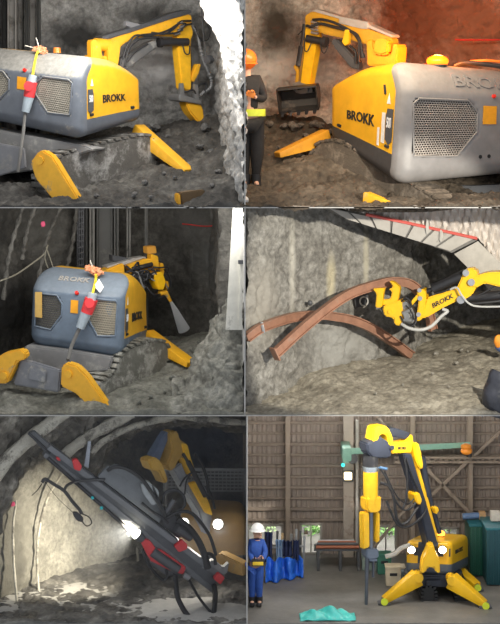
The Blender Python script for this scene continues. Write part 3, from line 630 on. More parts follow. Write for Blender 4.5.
# arm
pa = PL(300, 4.5, 405, 3.2)
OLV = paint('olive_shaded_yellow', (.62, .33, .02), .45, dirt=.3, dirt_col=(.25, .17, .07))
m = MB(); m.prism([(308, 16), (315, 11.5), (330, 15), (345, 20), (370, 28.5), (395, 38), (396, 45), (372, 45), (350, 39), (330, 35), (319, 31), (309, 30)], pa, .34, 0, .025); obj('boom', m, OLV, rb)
m = MB(); m.prism([(316, 11.3), (345, 19.5), (372, 28), (396, 37.8), (396, 35.5), (372, 24.5), (345, 17), (320, 9.5)], pa, .4, 0, .015); obj('top_cover', m, paint('pale_dusty_cover', (.42, .40, .37), .6), rb)
m = MB(); m.prism([(343.5, 17.5), (346, 17), (373, 22.5), (372, 29), (366, 29), (343, 23.5)], pa, .25, .1, .015); obj('tool_tray', m, paint('pale_steel_tray', (.5, .5, .48), .4, .6), rb)
m = MB(); m.cyl(pa.pt(311, 38.5, .2), pa.pt(331, 42.5, .2), .085); m.cyl(pa.pt(327, 41.7, .2), pa.pt(331, 42.5, .2), .12); obj('arm_cylinder', m, BLK(), rb)
m = MB(); m.prism([(308, 22), (318, 22), (319.5, 42), (311, 89), (302, 89), (307, 52)], pa, .3, 0, .025); obj('arm', m, paint('bright_yellow_arm', (.88, .50, .01), .4, dirt=.05), rb)
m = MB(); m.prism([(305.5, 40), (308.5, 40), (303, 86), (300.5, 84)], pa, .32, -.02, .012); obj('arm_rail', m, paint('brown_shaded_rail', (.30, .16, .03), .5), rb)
m = MB(); m.cyl(pa.pt(307, 24, .1), pa.pt(303.5, 52, .1), .05); m.cyl(pa.pt(304, 46, .1), pa.pt(301, 66, .1), .075); obj('tool_cylinder', m, BLK(), rb)
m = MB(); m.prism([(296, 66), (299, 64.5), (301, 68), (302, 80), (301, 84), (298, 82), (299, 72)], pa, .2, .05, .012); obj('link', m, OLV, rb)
m = MB(); m.prism([(336, 40), (342, 39), (364, 62), (364, 70), (356, 68), (338, 46)], pa, .24, .15, .03); obj('boom_cylinder', m, DGR(), rb)
m = MB(); m.prism([(352, 30), (356, 30), (356, 44), (352, 46), (349, 42), (351, 36)], pa, .12, .3, .01); obj('hose_clamp', m, YC(), rb)
OR = paint('bright_orange_yellow', (.90, .40, .015), .4, dirt=.05)
m = MB(); m.prism([(373, 43), (376, 40.5), (380, 41), (381, 48), (384, 54), (396, 56), (399, 50), (398.5, 45), (401, 43.5), (404.5, 46), (403, 66), (374, 66)], pa, .5, .1, .03)
m.prism([(383.5, 40), (387, 38.5), (395, 39.5), (398, 43), (397, 54), (390, 56), (381.5, 53)], pa, .34, .3, .05); m.cyl(pa.pt(372, 44, .15), pa.pt(376, 44, .15), .10); obj('arm_pivot', m, OR, rb)
for pts, r in (([(312, 26, .25), (318, 27, .3), (326, 24, .3), (340, 27, .3), (360, 33, .3), (366, 42, .3), (368, 58, .3)], .035), ([(318, 20, .25), (330, 20, .3), (345, 25, .3), (362, 36, .3), (370, 58, .28)], .03), ([(310, 40, .25), (311, 50, .3), (314, 51, .3), (317, 42, .25)], .014), ([(325, 42, .25), (328, 51, .3), (331, 53, .3), (334, 45, .25)], .014),
               ([(362, 36, .3), (366, 40, .35), (366, 62, .35)], .03), ([(300, 35, .1), (304, 31, .1), (308, 26, .1)], .012), ([(356, 46, .3), (362, 52, .32), (362, 64, .3)], .03)):
    obj('hose', MB().tube(pa.pts(pts), r, 7), RUB(), rb)
for y in (22, 25.5, 29, 32.5): obj('hose_coupling', MB().cyl(pa.pt(317, y, .27), pa.pt(324, y+1.5, .27), .032, n=10), paint('chrome_fitting', (.55, .55, .53), .25, .9), rb)
# bucket: curved shell with cheeks and teeth
bk = MB(); prof = [(0, .0), (.10, .12), (.12, .32), (.02, .50), (-.20, .58), (-.38, .52)]; a0 = P(279, 114, 4.35); b0 = P(319, 110, 4.15)
ax = b0-a0; fw = Vector((ax.y, -ax.x, 0)).normalized(); vs = []
for e in (a0, b0):
    for th in (0, .035):
        for i, (d, z) in enumerate(prof): vs.append(e-fw*(d-(.0 if not th else th))*-1*0+fw*(-d)+Vector((0, 0, z+0*th)))
bk2 = MB()
outer = [(0, 0), (.16, .10), (.22, .30), (.14, .50), (-.05, .60), (-.34, .55)]; inner = [(-.02, .035), (.13, .13), (.185, .30), (.11, .475), (-.06, .562), (-.34, .515)]
ring = outer+inner[::-1]; n = len(ring)
q = lambda e, r: e+fw*(-r[0])+Vector((0, 0, r[1]))
bk2.add([q(a0, r) for r in ring]+[q(b0, r) for r in ring], [(i, (i+1) % n, n+(i+1) % n, n+i) for i in range(n)]+[tuple(range(n-1, -1, -1)), tuple(range(n, 2*n))])
for e, s_ in ((a0, 1), (b0, -1)):
    k = len(outer); u = ax.normalized()*.03*s_; bk2.add([q(e, r) for r in outer]+[q(e+u, r) for r in outer], [tuple(range(k)), tuple(range(k, 2*k))]+[(i, (i+1) % k, k+(i+1) % k, k+i) for i in range(k)])
bko = obj('bucket', bk2, paint('worn_black_bucket', (.035, .032, .03), .5, dirt=.35, dirt_col=(.12, .10, .085)), rb, ang=25)
for i in range(5): p = a0+ax*(i+.5)/5; obj('bucket_tooth', MB().beam(p+Vector((0, 0, .03)), p+fw*.10+Vector((0, 0, -.07)), .09, .05, .06, .02, bev=.006), BLK(), bko)
m = MB(); m.prism([(296, 84), (301, 81), (314, 85), (316, 92), (304, 94), (297, 92)], pa, .22, .05, .015); pin(m, pa, 300, 88, .06, .4, .05); pin(m, pa, 311, 90, .05, .4, .05); obj('tool_coupler', m, STL(), rb)

# worker at the left edge, seen from behind
wk = thing('person', P(252, 190, 1.55), 'person in black jacket with yellow reflective band and orange helmet, back turned, beside the bucket', 'person')
Yw = 1.55; p = lambda x, y, o=0: P(x, y, Yw+o)
J = {'pelvis': (p(250, 118), .24, .17), 'chest': (p(249, 92), .27, .19), 'neck': (p(247, 76), .08, .08), 'head0': (p(246.5, 70), .09, .10), 'head': (p(246, 62), .115, .13), 'shl': (p(239, 80), .10), 'shr': (p(258.5, 81), .125), 'elr': (p(263, 100), .095), 'wrr': (p(255, 97, -.28), .05), 'ell': (p(236, 98), .075), 'wrl': (p(237, 112, -.1), .05),
     'hpl': (p(245, 122), .13), 'hpr': (p(256, 122), .16), 'knl': (p(245, 152), .095), 'knr': (p(257, 152), .125), 'anl': (p(245, 180), .06), 'anr': (p(256, 180), .06), 'tol': (p(244, 186, -.15), .05), 'tor': (p(257, 186, -.15), .05)}
E = [('pelvis', 'chest'), ('chest', 'neck'), ('neck', 'head0'), ('head0', 'head'), ('chest', 'shl'), ('chest', 'shr'), ('shr', 'elr'), ('elr', 'wrr'), ('shl', 'ell'), ('ell', 'wrl'), ('pelvis', 'hpl'), ('pelvis', 'hpr'), ('hpl', 'knl'), ('hpr', 'knr'), ('knl', 'anl'), ('knr', 'anr'), ('anl', 'tol'), ('anr', 'tor')]
skin('body', J, E, SKINM(), wk)
big = lambda ks, k=1.28: {q: (J[q][0],)+tuple(r*k for r in J[q][1:]) for q in ks}
BJ = paint('black_workwear', (.018, .017, .018), .8, vary=.3, scale=5, bump=.4)
skin('jacket', big(('pelvis', 'chest', 'shl', 'shr', 'elr', 'wrr', 'ell', 'wrl')), [e for e in E if e in (('pelvis', 'chest'), ('chest', 'shl'), ('chest', 'shr'), ('shr', 'elr'), ('elr', 'wrr'), ('shl', 'ell'), ('ell', 'wrl'))], BJ, wk)
skin('trousers', big(('pelvis', 'hpl', 'hpr', 'knl', 'knr', 'anl', 'anr'), 1.3), [('pelvis', 'hpl'), ('pelvis', 'hpr'), ('hpl', 'knl'), ('hpr', 'knr'), ('knl', 'anl'), ('knr', 'anr')], BJ, wk)
m = MB().ball(p(245.5, 59.5), .24, 1, 1.1, .95, 3); m.cyl(p(245.5, 64), p(245.5, 62.6), .265, .24, 20); obj('helmet', m, paint('orange_helmet', (.80, .17, .015), .35), wk)
def band(z0, z1, rx, ry, c):
    m = MB(); n = 28; vs = []
    for z in (z0, z1):
        for i in range(n): t = 2*math.pi*i/n; vs.append(Vector((c.x+rx*math.cos(t), c.y+ry*math.sin(t), z)))
    k = [Vector((c.x+(v.x-c.x)*.92, c.y+(v.y-c.y)*.92, v.z)) for v in vs]
    fs = [(i, (i+1) % n, n+(i+1) % n, n+i) for i in range(n)]; fs += [tuple(x+2*n for x in f) for f in fs]+[(i, (i+1) % n, 2*n+(i+1) % n, 2*n+i) for i in range(n)]+[(n+i, n+(i+1) % n, 3*n+(i+1) % n, 3*n+i) for i in range(n)]
    return m.add(vs+k, fs)
c = p(250, 110); obj('reflective_band', band(p(250, 116).z, p(250, 109).z, .325, .255, c), paint('yellow_reflective_tape', (.62, .72, .06), .5), wk)
hand(wk, p(254.5, 96, -.27), (-.75, -.2, .35), (0, -.3, 1), (-.2, -1, 0), .26, paint('orange_glove', (.75, .26, .05), .7))
for k in ('l', 'r'):
    a = J['an'+k][0]; obj('boot', MB().cyl(a+Vector((0, 0, -.1)), a+Vector((0, 0, .12)), .1, .11).beam(a+Vector((0, .12, -.13)), a+Vector((0, -.22, -.15)), .17, .16, .14, .11, bev=.04), BLK(), wk)

# ================================================================ middle left bay: spraying concrete
gr = Ground([(0, 414, 0), (60, 414, 0), (120, 414, 0), (180, 414, 0), (243, 414, 0), (-60, 400, .8), (20, 392, 1.0), (80, 395, .8), (130, 388, 1.2), (165, 378, 1.9), (195, 374, 1.9), (215, 385, 1.0), (180, 395, .8), (160, 358, 3.2), (190, 345, 3.4), (170, 342, 4.6), (120, 345, 4.8),
             (0, 345, 4.6), (-60, 350, 4.4), (210, 350, 2.4), (205, 335, 4.2)], amp=.06, fq=1.8, seed=6)
MUD3 = rock('olive_muck', (.09, .088, .07), (.19, .187, .155), (.34, .33, .285), 1.5, .9, fine=8)
struct('floor', gr.mesh(-6.9, -.12, 0, 6.2, 210, 175, zmin=4.19), MUD3)
W4 = rock('dark_shotcrete', (.032, .030, .026), (.075, .070, .060), (.15, .14, .122), .8, .8, stains_and_shade=[(P(45, 232, 3.6), (.55, 1.2, .8), (.13, .125, .11)), (P(190, 225, 5.2), (.55, 1, .4), (.105, .10, .09)), (P(215, 262, 5), (.5, 1, .5), (.10, .098, .09)), (P(15, 310, 3), (.9, 1.5, .9), (.018, .017, .016))], streak=(3, 3, .35), streak_col=(.17, .165, .15), streak_at=.68)
mb = MB(); sheet(mb, wall([(-6.6, .3), (-5.8, 2.4), (-5.0, 4.0), (-3.9, 5.0), (-3.5, 5.4), (-1.8, 5.7), (-.9, 5.2), (-.66, 3.2), (-.62, 1.3), (-.13, 1.05), (-.12, .03)], 4.2, 8.33), 230, 110, .09, 1.2, 21, .03)
struct('wall_back', mb, W4)
RIBM = paint('pale_shotcrete_rib', (.15, .142, .125), .9, dirt=.55, dirt_col=(.07, .065, .056), bump=.8)
for pts in ([(3, 300, 2.2), (8, 262, 2.4), (14, 236, 2.6), (24, 204, 2.8)], [(36, 290, 3.2), (42, 262, 3.4), (48, 236, 3.6), (62, 204, 3.8)], [(22, 260, 2.9), (27, 232, 3.1), (36, 204, 3.2)], [(66, 272, 4.3), (73, 240, 4.4), (77, 206, 4.5)]):
    struct('trim_6', MB().tube([P(*q) for q in pts], lambda t: .045+.02*math.sin(t*40), 8, 8), RIBM)
STP = paint('dark_steel_post', (.10, .098, .09), .6, .1, dirt=.4, dirt_col=(.20, .19, .17), scale=1.3)
for x0, x1, Y, m in ((79, 83, 4.6, BLK()), (83.5, 88, 4.9, STP), (90, 95, 4.7, paint('pale_steel_post', (.22, .21, .19), .6, dirt=.4, dirt_col=(.10, .095, .085))), (97, 113, 5.0, STP), (114.5, 119, 4.8, STP), (127, 131, 4.9, paint('pale_steel_post', (.22, .21, .19), .6)), (145, 148, 4.9, STP)):
    a, b = P(x0, 240, Y), P(x1, 240, Y); w = b.x-a.x
    k = MB().box(((a.x+b.x)/2, Y+.02, 6.4), (w, .03, 3.86), .006); k.box((a.x+.015, Y-.05, 6.4), (.03, .16, 3.86), .006); k.box((b.x-.015, Y-.05, 6.4), (.03, .16, 3.86), .006); struct('trim_7', k, m)
m = MB()
lad = [P(80.5, y, 4.5) for y in range(212, 275, 6)]
for v in lad: m.beam(v+Vector((-.07, 0, 0)), v+Vector((.07, 0, .03)), .05, .05, bev=.008)
for dx in (-.07, .07): m.beam(lad[0]+Vector((dx, 0, .1)), lad[-1]+Vector((dx, 0, -.3)), .03, .03, bev=.005)
tag(obj('ladder', m, BLK()), 'narrow dark steel ladder between the wall ribs and the steel posts', 'ladder')
rp = MB().tube([P(x, 225+1.2*math.sin(x*.13), 5.25-max(0, x-190)*.008) for x in range(182, 229, 9)], .016, 5, 3); tag(obj('marking_line', rp, paint('red_spray_bright', (.42, .03, .025), .7)), 'red spray line across the dark back wall behind the spraying nozzle', 'marking line')
pk = MB().ball(P(43, 224, 3.35), .045, 1, .4, 1.3, 2, .4, 3); tag(obj('paint_mark', pk, paint('pink_spray', (.85, .10, .22), .6)), 'small pink paint mark on the ribbed left wall', 'paint mark')
cb = MB().tube([P(0, 281, 2.0), P(15, 275, 2.6), P(30, 265, 3.0), P(44, 254, 3.3), P(48, 245, 3.35)], .018, 6); tag(obj('wall_cable', cb, paint('pale_cable', (.28, .26, .20), .7)), 'thin pale cable sagging along the dark left wall', 'cable')
wc = MB().tube([P(46, 247, 3.3), P(50, 258, 3.25), P(54, 270, 3.2)], .012, 5); wc.tube([P(47, 247, 3.3), P(45, 258, 3.25), P(48, 268, 3.2)], .012, 5); tag(obj('wire_ends', wc, paint('pale_cable', (.28, .26, .20), .7)), 'loose wire ends hanging where the pale wall cable ends', 'wire')
# pale post at the right
wp = MB(); WP = paint('dirty_white_post', (.62, .60, .53), .6, dirt=.3, dirt_col=(.30, .28, .24), scale=2, bump=.2)
a = P(234.5, 312, .5); wp.hexa([P(225.5, 330, .5), P(242.5, 330, .5), P(242.5, 330, .8), P(225.5, 330, .8), P(233, 206.5, .5), P(243.5, 206.5, .5), P(243.5, 206.5, .8), P(233, 206.5, .8)], .015)
pst = thing('steel_post', a, 'tall dirty white steel post at the right edge rising out of the muck heap', 'post'); obj('web', wp, WP, pst)
obj('flange', MB().hexa([P(239, 330, .42), P(243, 330, .42), P(243, 330, .5), P(239, 330, .5), P(241, 206.5, .42), P(244, 206.5, .42), P(244, 206.5, .5), P(241, 206.5, .5)], .008), WP, pst); obj('clamp', MB().box(P(241, 262, .40), (.12, .08, .08), .01), DGR(), pst)
# muck heap
def heap(s, t):
    px = 172+s*71; k = (px-172)/71; top = 374-76*min(1, max(0, (px-186)/42))**.75 if px > 186 else 376
    py = 414-(414-top)*t; return P(px, py, .08+ (1.9+.3*math.sin(px*.1))*t**1.2*(.55+.45*(1-k)))
mb = MB(); sheet(mb, heap, 60, 60, .09, 2.4, 31, .07); stuff('muck_heap', mb, rock('heap_muck', (.13, .125, .105), (.25, .245, .21), (.40, .39, .345), 2.2, .95, fine=8), 'rough grey heap of muck and shotcrete rebound at the foot of the white post', 'muck')
stones([(150, 2.8, .05), (172, 1.5, .06), (185, 2.6, .07), (192, 2.9, .06), (200, 3.4, .08), (165, 1.0, .05), (150, .5, .05), (178, .6, .05), (140, .4, .05), (188, 1.2, .06)], gr, rock('olive_stone', (.11, .11, .09), (.20, .20, .17), (.32, .31, .27), 3), 'loose grey stone on the olive muck before the spraying robot', 'stones on the olive muck')

rb = thing('demolition_robot', P(85, 385, 1.8), 'blue grey demolition robot with yellow side spraying concrete from a nozzle, seen from behind', 'demolition robot')
B3 = Body(corners((150.5, 345, 148, 272, 3.3), (62, 336, 66, 260, 3.8), (120, 361, 123, 276, 1.2), (27, 347, 30, 269, 1.7)), dims=(2.2, 1.87, 1.75), r=.28, drop=.26, cham=.30, cw=.74)
SL = (.30, .31, .31)
robot_body(rb, B3, 'right', (paint('orange_yellow_hood', (.82, .44, .03), .45, dirt=.12, dirt_col=(.45, .36, .2), scale=1.6), paint('blue_grey_cover', (.135, .175, .225), .5, dirt=.14, dirt_col=SL, scale=2.4, top=.25), paint('blue_grey_skirt', (.12, .155, .20), .5, dirt=.3, dirt_col=SL)),
           grille_mats=(paint('dark_grille', (.07, .07, .068), .8), paint('tan_grille', (.38, .34, .26), .8), paint('tan_core', (.27, .245, .19), .9)), ncol=18, nrow=16, lo=.26, hi=.70, a=.03, b=.36)
nm = letters('BROKK', lambda p, q, o: B3.at(0, .26+.34*p, .865+.055*q, o), .014, .02); obj('embossed_name', nm, paint('pale_dust_lettering', (.36, .34, .31), .7), rb, smooth=False)
m = MB().prism([(35, 292), (42, 292), (42, 318), (35, 317)], PL(30, 1.62, 60, 1.45), .03, .0, .008); obj('door_insert', m, paint('tan_yellow_panel', (.60, .38, .10), .6, dirt=.3), rb)
# power plug
pf = lambda px, py, o=0: P(px, py, (1.55 if py > 288 else 1.75)-o)
pc = thing('power_plug', P(88, 340, 1.3), 'red and grey power plug on a yellow strap hung over the blue grey robot', 'power plug')
obj('strap', MB().tube([pf(96, 274, .1), pf(95.5, 281, .1), pf(93.5, 290, .25), pf(92, 297, .3)], .03, 6), paint('yellow_strap', (.85, .60, .03), .6), pc)
obj('plug_end', MB().cyl(pf(93, 293, .3), pf(91, 301, .3), .09, .10), paint('pale_grey_plastic', (.36, .42, .46), .5), pc)
m = MB().cyl(pf(91.5, 299, .3), pf(86.5, 313, .3), .14, .125); m.cyl(pf(89.5, 303, .46), pf(89.5, 303, .3), .10); obj('plug_body', m, paint('red_plastic', (.75, .045, .05), .4), pc)
obj('plug_sleeve', MB().cyl(pf(86.5, 312, .3), pf(80, 328, .3), .12, .09), paint('pale_grey_plastic', (.36, .42, .46), .5), pc)
obj('tag', MB().hexa([pf(94, 286, .32), pf(100, 293, .3), pf(100, 293, .28), pf(94, 286, .3), pf(99, 279, .25), pf(104, 287, .25), pf(104, 287, .23), pf(99, 279, .23)], .003), paint('white_paper', (.80, .80, .78), .6), pc, label='white paper tag')
obj('cable', MB().tube([pf(80, 327, .3), pf(75, 338, .35), pf(71, 348, .45), pf(68, 360, .7)], .04, 7), paint('dusty_cable', (.14, .135, .125), .7), pc)
rg = thing('tape_bundle', P(92, 272, 1.9), 'crumpled orange tape with a black loop on top of the blue grey robot', 'tape bundle')
m = MB(); m.ball(P(93, 269.5, 1.8), .10, 1.3, .8, .7, 3, .7, 4, 2.2); m.ball(P(98, 272, 1.78), .09, 1.3, .8, .8, 3, .7, 6, 2.2); m.ball(P(88, 267.5, 1.85), .06, 1.3, .8, .8, 3, .7, 8, 2.2); obj('tape', m, paint('orange_tape', (.62, .25, .12), .6, vary=.4, scale=8), rg)
obj('wire', MB().tube([P(93, 268, 1.8), P(91, 263, 1.8), P(90, 260, 1.8)], .012, 5), paint('pale_wire', (.7, .65, .55), .6), rg)
# running gear
track(rb, [(112, 372), (122, 352), (140, 343), (158, 341), (165, 349), (163, 364), (150, 376), (120, 392), (100, 402), (96, 386)], PL(96, .8, 166, 2.6), .62, paint('olive_mud_track', (.16, .155, .13), .9, dirt=.5, dirt_col=(.34, .33, .29), scale=2.5, bump=.8), -.2, 16, 'crawler track caked in olive mud')
m = MB().prism([(24, 346), (75, 352), (112, 358), (108, 372), (60, 374), (20, 366)], PL(20, 1.5, 115, 1.1), .8, -.45, .03); obj('undercarriage', m, paint('dusty_steel_frame', (.23, .225, .22), .6, dirt=.4, dirt_col=(.36, .35, .32), scale=2), rb)
m = MB().prism([(22, 358), (62, 370), (60, 392), (14, 384)], PL(14, 1.0, 70, .8), .16, 0, .03); m.prism([(32, 366), (48, 370), (47, 382), (30, 378)], PL(14, 1.0, 70, .8), .06, .11, .015); obj('rear_plate', m, paint('worn_grey_plate', (.20, .205, .22), .5, dirt=.4, dirt_col=(.34, .33, .30)), rb)
po = PL(0, 1.0, 100, .6)
m = MB(); m.prism([(0, 356), (8, 351), (24, 348), (29, 352), (28, 358), (20, 360), (15, 372), (10, 382), (-8, 382), (-8, 362)], po, .3, .05, .03); pin(m, po, 7, 374, .08, .42, .05); obj('outrigger', m, YM(), rb)
m = MB(); m.prism([(65, 364), (70, 361), (80, 364), (90, 374), (114, 408), (112, 414), (96, 412), (80, 392), (64, 384)], po, .3, .1, .03); pin(m, po, 72, 372, .08, .42, .1); obj('outrigger', m, YM(), rb)
m = MB().beam(P(147, 337, 3.2), P(192, 364.5, 2.2), .30, .34, .30, .12, bev=.03); obj('outrigger', m, YM(), rb)
# arm folded forward with the spraying head
pa = PL(95, 3.4, 168, 4.3)
m = MB(); m.prism([(96, 271), (108, 266), (119, 262), (120, 274), (114, 279), (98, 279)], pa, .34, .1, .03); obj('boom', m, YM(), rb)
m = MB(); m.prism([(104, 266), (130, 258), (143, 256), (143, 259), (130, 262), (106, 270)], pa, .3, .0, .015); obj('top_cover', m, paint('pale_dusty_cover', (.42, .40, .37), .6, dirt=.4, dirt_col=(.2, .19, .17)), rb)
m = MB(); m.prism([(112.5, 255), (129, 258), (128, 262), (113, 261)], pa, .2, -.1, .01); obj('lamp_bracket', m, DGR(), rb)
m = MB(); m.prism([(122, 264), (140, 257.5), (150, 259), (150, 266), (141, 266), (126, 271)], pa, .26, .15, .02); m.prism([(126, 271), (146, 266), (148, 273), (128, 279)], pa, .24, .1, .02); obj('arm', m, YM(), rb)
m = MB(); m.prism([(143, 246), (151.5, 245), (152.5, 252.5), (143.5, 253)], pa, .24, .1, .015); obj('rotary_motor', m, paint('dull_orange', (.70, .34, .05), .5, dirt=.2), rb)
m = MB(); m.prism([(146, 253), (153, 255), (154, 266), (150, 270), (146, 264)], pa, .22, .15, .015); obj('column', m, YM(), rb)
m = MB(); m.prism([(146, 274), (152, 269.5), (155, 272), (158, 280), (156, 288), (150, 288), (147, 281)], pa, .3, .25, .02); hd = obj('spray_head', m, paint('bright_yellow_arm', (.88, .50, .01), .4, dirt=.05), rb)
m = MB(); m.prism([(155.5, 263), (159, 262), (161, 268), (158, 282), (155, 280), (157, 270)], pa, .2, .1, .015); m.prism([(161, 281), (164, 280), (165.5, 286), (162.5, 290)], pa, .2, .1, .015); obj('head_bracket', m, YM(), rb)
nz = MB(); nz.cyl(pa.pt(154, 292, .25), pa.pt(161, 291.5, .25), .06); nz.cyl(pa.pt(160.5, 291, .25), pa.pt(165.5, 300, .25), .05, .035); obj('nozzle', nz, YM(), rb)
m = MB(); m.cyl(pa.pt(126, 268, .3), pa.pt(146, 263, .3), .05); m.cyl(pa.pt(128, 276, .3), pa.pt(143, 272, .3), .06); obj('arm_cylinder', m, BLK(), rb)
rnd = random.Random(5)
for i in range(16):
    x = rnd.uniform(118, 150); y = 262+rnd.uniform(0, 16); pts = [(x, y, .3), (x+rnd.uniform(3, 9), y+rnd.uniform(-7, 5), .36), (x+rnd.uniform(8, 16), y+rnd.uniform(-5, 9), .36), (x+rnd.uniform(12, 20), y+rnd.uniform(2, 14), .3)]
    pts = [(min(a, 163), min(b, 291), c) for a, b, c in pts]
    obj('hose', MB().tube(pa.pts(pts), rnd.choice((.018, .022, .03)), 7), rnd.choice((RUB(), RUB(), paint('grey_hose', (.22, .22, .21), .5))), rb)
for pts in ([(148, 292, .3), (152, 297, .3), (158, 294, .3)], [(140, 285, .3), (146, 293, .35), (154, 293, .3)], [(160, 268, .2), (165, 276, .2), (166, 284, .2), (163, 291, .2)]): obj('hose', MB().tube(pa.pts(pts), .025, 7), RUB(), rb)
# spray of concrete leaving the nozzle
m = bpy.data.materials.new('spray_mist'); m.use_nodes = True; nt = m.node_tree; nt.nodes.clear(); vo = nt.nodes.new('ShaderNodeVolumePrincipled'); vo.inputs['Color'].default_value = (.98, .98, .97, 1); vo.inputs['Anisotropy'].default_value = -.35; vo.inputs['Density'].default_value = 80.0
ou = nt.nodes.new('ShaderNodeOutputMaterial'); nt.links.new(vo.outputs[0], ou.inputs['Volume'])
sp = MB().tube([pa.pt(165.6, 300.3, .25), pa.pt(170, 309, .25), pa.pt(175, 319, .22), pa.pt(180, 329, .2)], lambda t: .03+.11*t, 14, 4); stuff('concrete_spray', sp, m, 'pale cone of sprayed concrete leaving the nozzle', 'spray')

# ================================================================ middle right bay: lifting arch ribs with the grapple
def X(px, Y): return (px-250)/50*(D+Y)/D
gr = Ground([(247, 414, 0), (300, 414, 0), (360, 414, 0), (430, 414, 0), (520, 414, 0), (255, 408, .5), (285, 395, 1.5), (330, 369, 2.6), (370, 361, 3.4), (412, 354, 4.2), (455, 338, 5.0), (500, 322, 5.6), (560, 315, 5.6), (480, 352, 3.4), (440, 366, 3.0), (400, 380, 2.2), (360, 392, 1.4), (460, 390, 1.2), (520, 385, 1.4), (540, 350, 3.2)], amp=.05, fq=1.6, seed=8)
MUD4 = rock('grey_rubble_floor', (.21, .185, .14), (.36, .325, .255), (.52, .475, .385), 1.8, 1.0, fine=9)
struct('floor', gr.mesh(-.10, 6.9, 0, 6.3, 210, 175, zmin=4.19), MUD4)
W5 = rock('portal_rock', (.135, .125, .11), (.25, .24, .215), (.37, .36, .335), 1.0, .8, fine=8, stains_and_shade=[(P(292, 262, 2.2), (.07, .5, 1.1), (.50, .48, .42)), (P(331, 280, 2.9), (.10, .6, .5), (.52, .47, .33)), (P(366, 255, 3.6), (.06, .6, .8), (.46, .43, .34)), (P(262, 300, 1.2), (.35, 1.5, .8), (.33, .31, .27)), (P(340, 345, 3), (.8, 1, .5), (.36, .355, .33))], streak=(2.6, 2.6, .22), streak_col=(.55, .50, .37), streak_at=.70)
plan = [(X(244.5, .45), .45), (X(262, 1.0), 1.0), (X(300, 2.3), 2.3), (X(350, 3.2), 3.2), (X(412, 4.3), 4.3), (X(430, 5.3), 5.3), (X(470, 6.0), 6.0), (X(520, 6.1), 6.1), (7.1, 6.1)]
mb = MB(); sheet(mb, wall(plan, 4.2, 8.33, .03), 230, 110, .09, 1.3, 41, .05); struct('wall_back', mb, W5)
stones([(432, 2.3, .035), (456, 2.9, .05), (403, 1.6, .03), (376, .9, .035), (449, 1.3, .03), (436, 3.8, .06), (462, 3.6, .045), (468, 3.4, .03)], gr, rock('pale_stone', (.25, .24, .2), (.40, .375, .32), (.54, .51, .45), 3), 'small pale stone on the rubble floor below the grapple', 'stones on the rubble floor')
# canopy beam with timber facing, and the sheeting above it
bm_ = thing('canopy_beam', P(405, 240, 2.6), 'slanting concrete canopy beam faced with grey planks at the top of the rock wall', 'beam')
Yb = lambda px: 2.2+(px-320)*.004
def bq(px, py, d=0): return P(px, py, Yb(px)+d)
m = MB().hexa([bq(340, 216), bq(452, 253), bq(452, 253, .7), bq(340, 216, .7), bq(322, 205.5), bq(478, 240), bq(478, 240, .7), bq(322, 208.5, .7)], .02); obj('beam_core', m, paint('damp_concrete', (.17, .165, .155), .85, bump=.4), bm_)
PLK = paint('grey_timber', (.40, .38, .345), .8, dirt=.35, dirt_col=(.22, .21, .19), scale=2, bump=.3)
n = 7
for i in range(n):
    a, b = (i+.06)/n, (i+.94)/n; top = lambda k: (328+k*148, 208+k*30.5); bot = lambda k: (346+k*105, 219+k*32.5)
    m = MB().hexa([bq(*bot(a), -.06), bq(*bot(b), -.06), bq(*bot(b), .0), bq(*bot(a), .0), bq(*top(a), -.06), bq(*top(b), -.06), bq(*top(b), .0), bq(*top(a), .0)], .01); obj('plank', m, PLK, bm_)
m = MB().tube([bq(366, 214.5, -.08), bq(410, 223.5, -.08), bq(448, 232, -.08), bq(477, 238.5, -.08)], .035, 6, 4); obj('edge_strip', m, paint('red_rubber_strip', (.60, .11, .09), .6), bm_)
for x, y in ((430, 236), (444, 246)): obj('rag', MB().ball(bq(x-3, y-10, -.1), .07, .6, .5, 2.2, 2, .5, int(x)), paint('pale_cloth', (.5, .48, .44), .9), bm_)
m = MB()
def tarp(s, t):
    px = 335+s*185; top = 205; bot = 207+(px-335)*.218 if px < 478 else 238+(px-478)*1.3
    py = top+(bot-top)*t; k = max(0, (px-478)/40)
    return P(px, py, 2.25+(px-320)*.004+.10*math.sin(px*.30+t*2)*.5+.06*math.sin(px*.9+py*.2)+.2*t*0)
mt_ = MB(); sheet(mt_, tarp, 80, 30, .03, 2, 5)
tb = [v+Vector((0, .03, 0)) for v in mt_.v]; tarpo = obj('tarpaulin', mt_, paint('white_sheeting', (.60, .55, .50), .6, vary=.1, scale=1.5, bump=.2)); tag(tarpo, 'creased white sheeting above the plank faced beam in the upper right corner', 'tarpaulin')
tarpo.modifiers.new('thickness', 'SOLIDIFY').thickness = .03
sb = MB().hexa([P(454, 254, 2.75), P(500, 300, 2.75), P(500, 300, 2.85), P(454, 254, 2.85), P(478, 241, 2.75), P(540, 302, 2.75), P(540, 302, 2.85), P(478, 241, 2.85)], .01); tag(obj('board', sb, paint('pale_board', (.42, .40, .36), .8, dirt=.2)), 'pale board sloping down under the white sheeting behind the yellow boom', 'board')
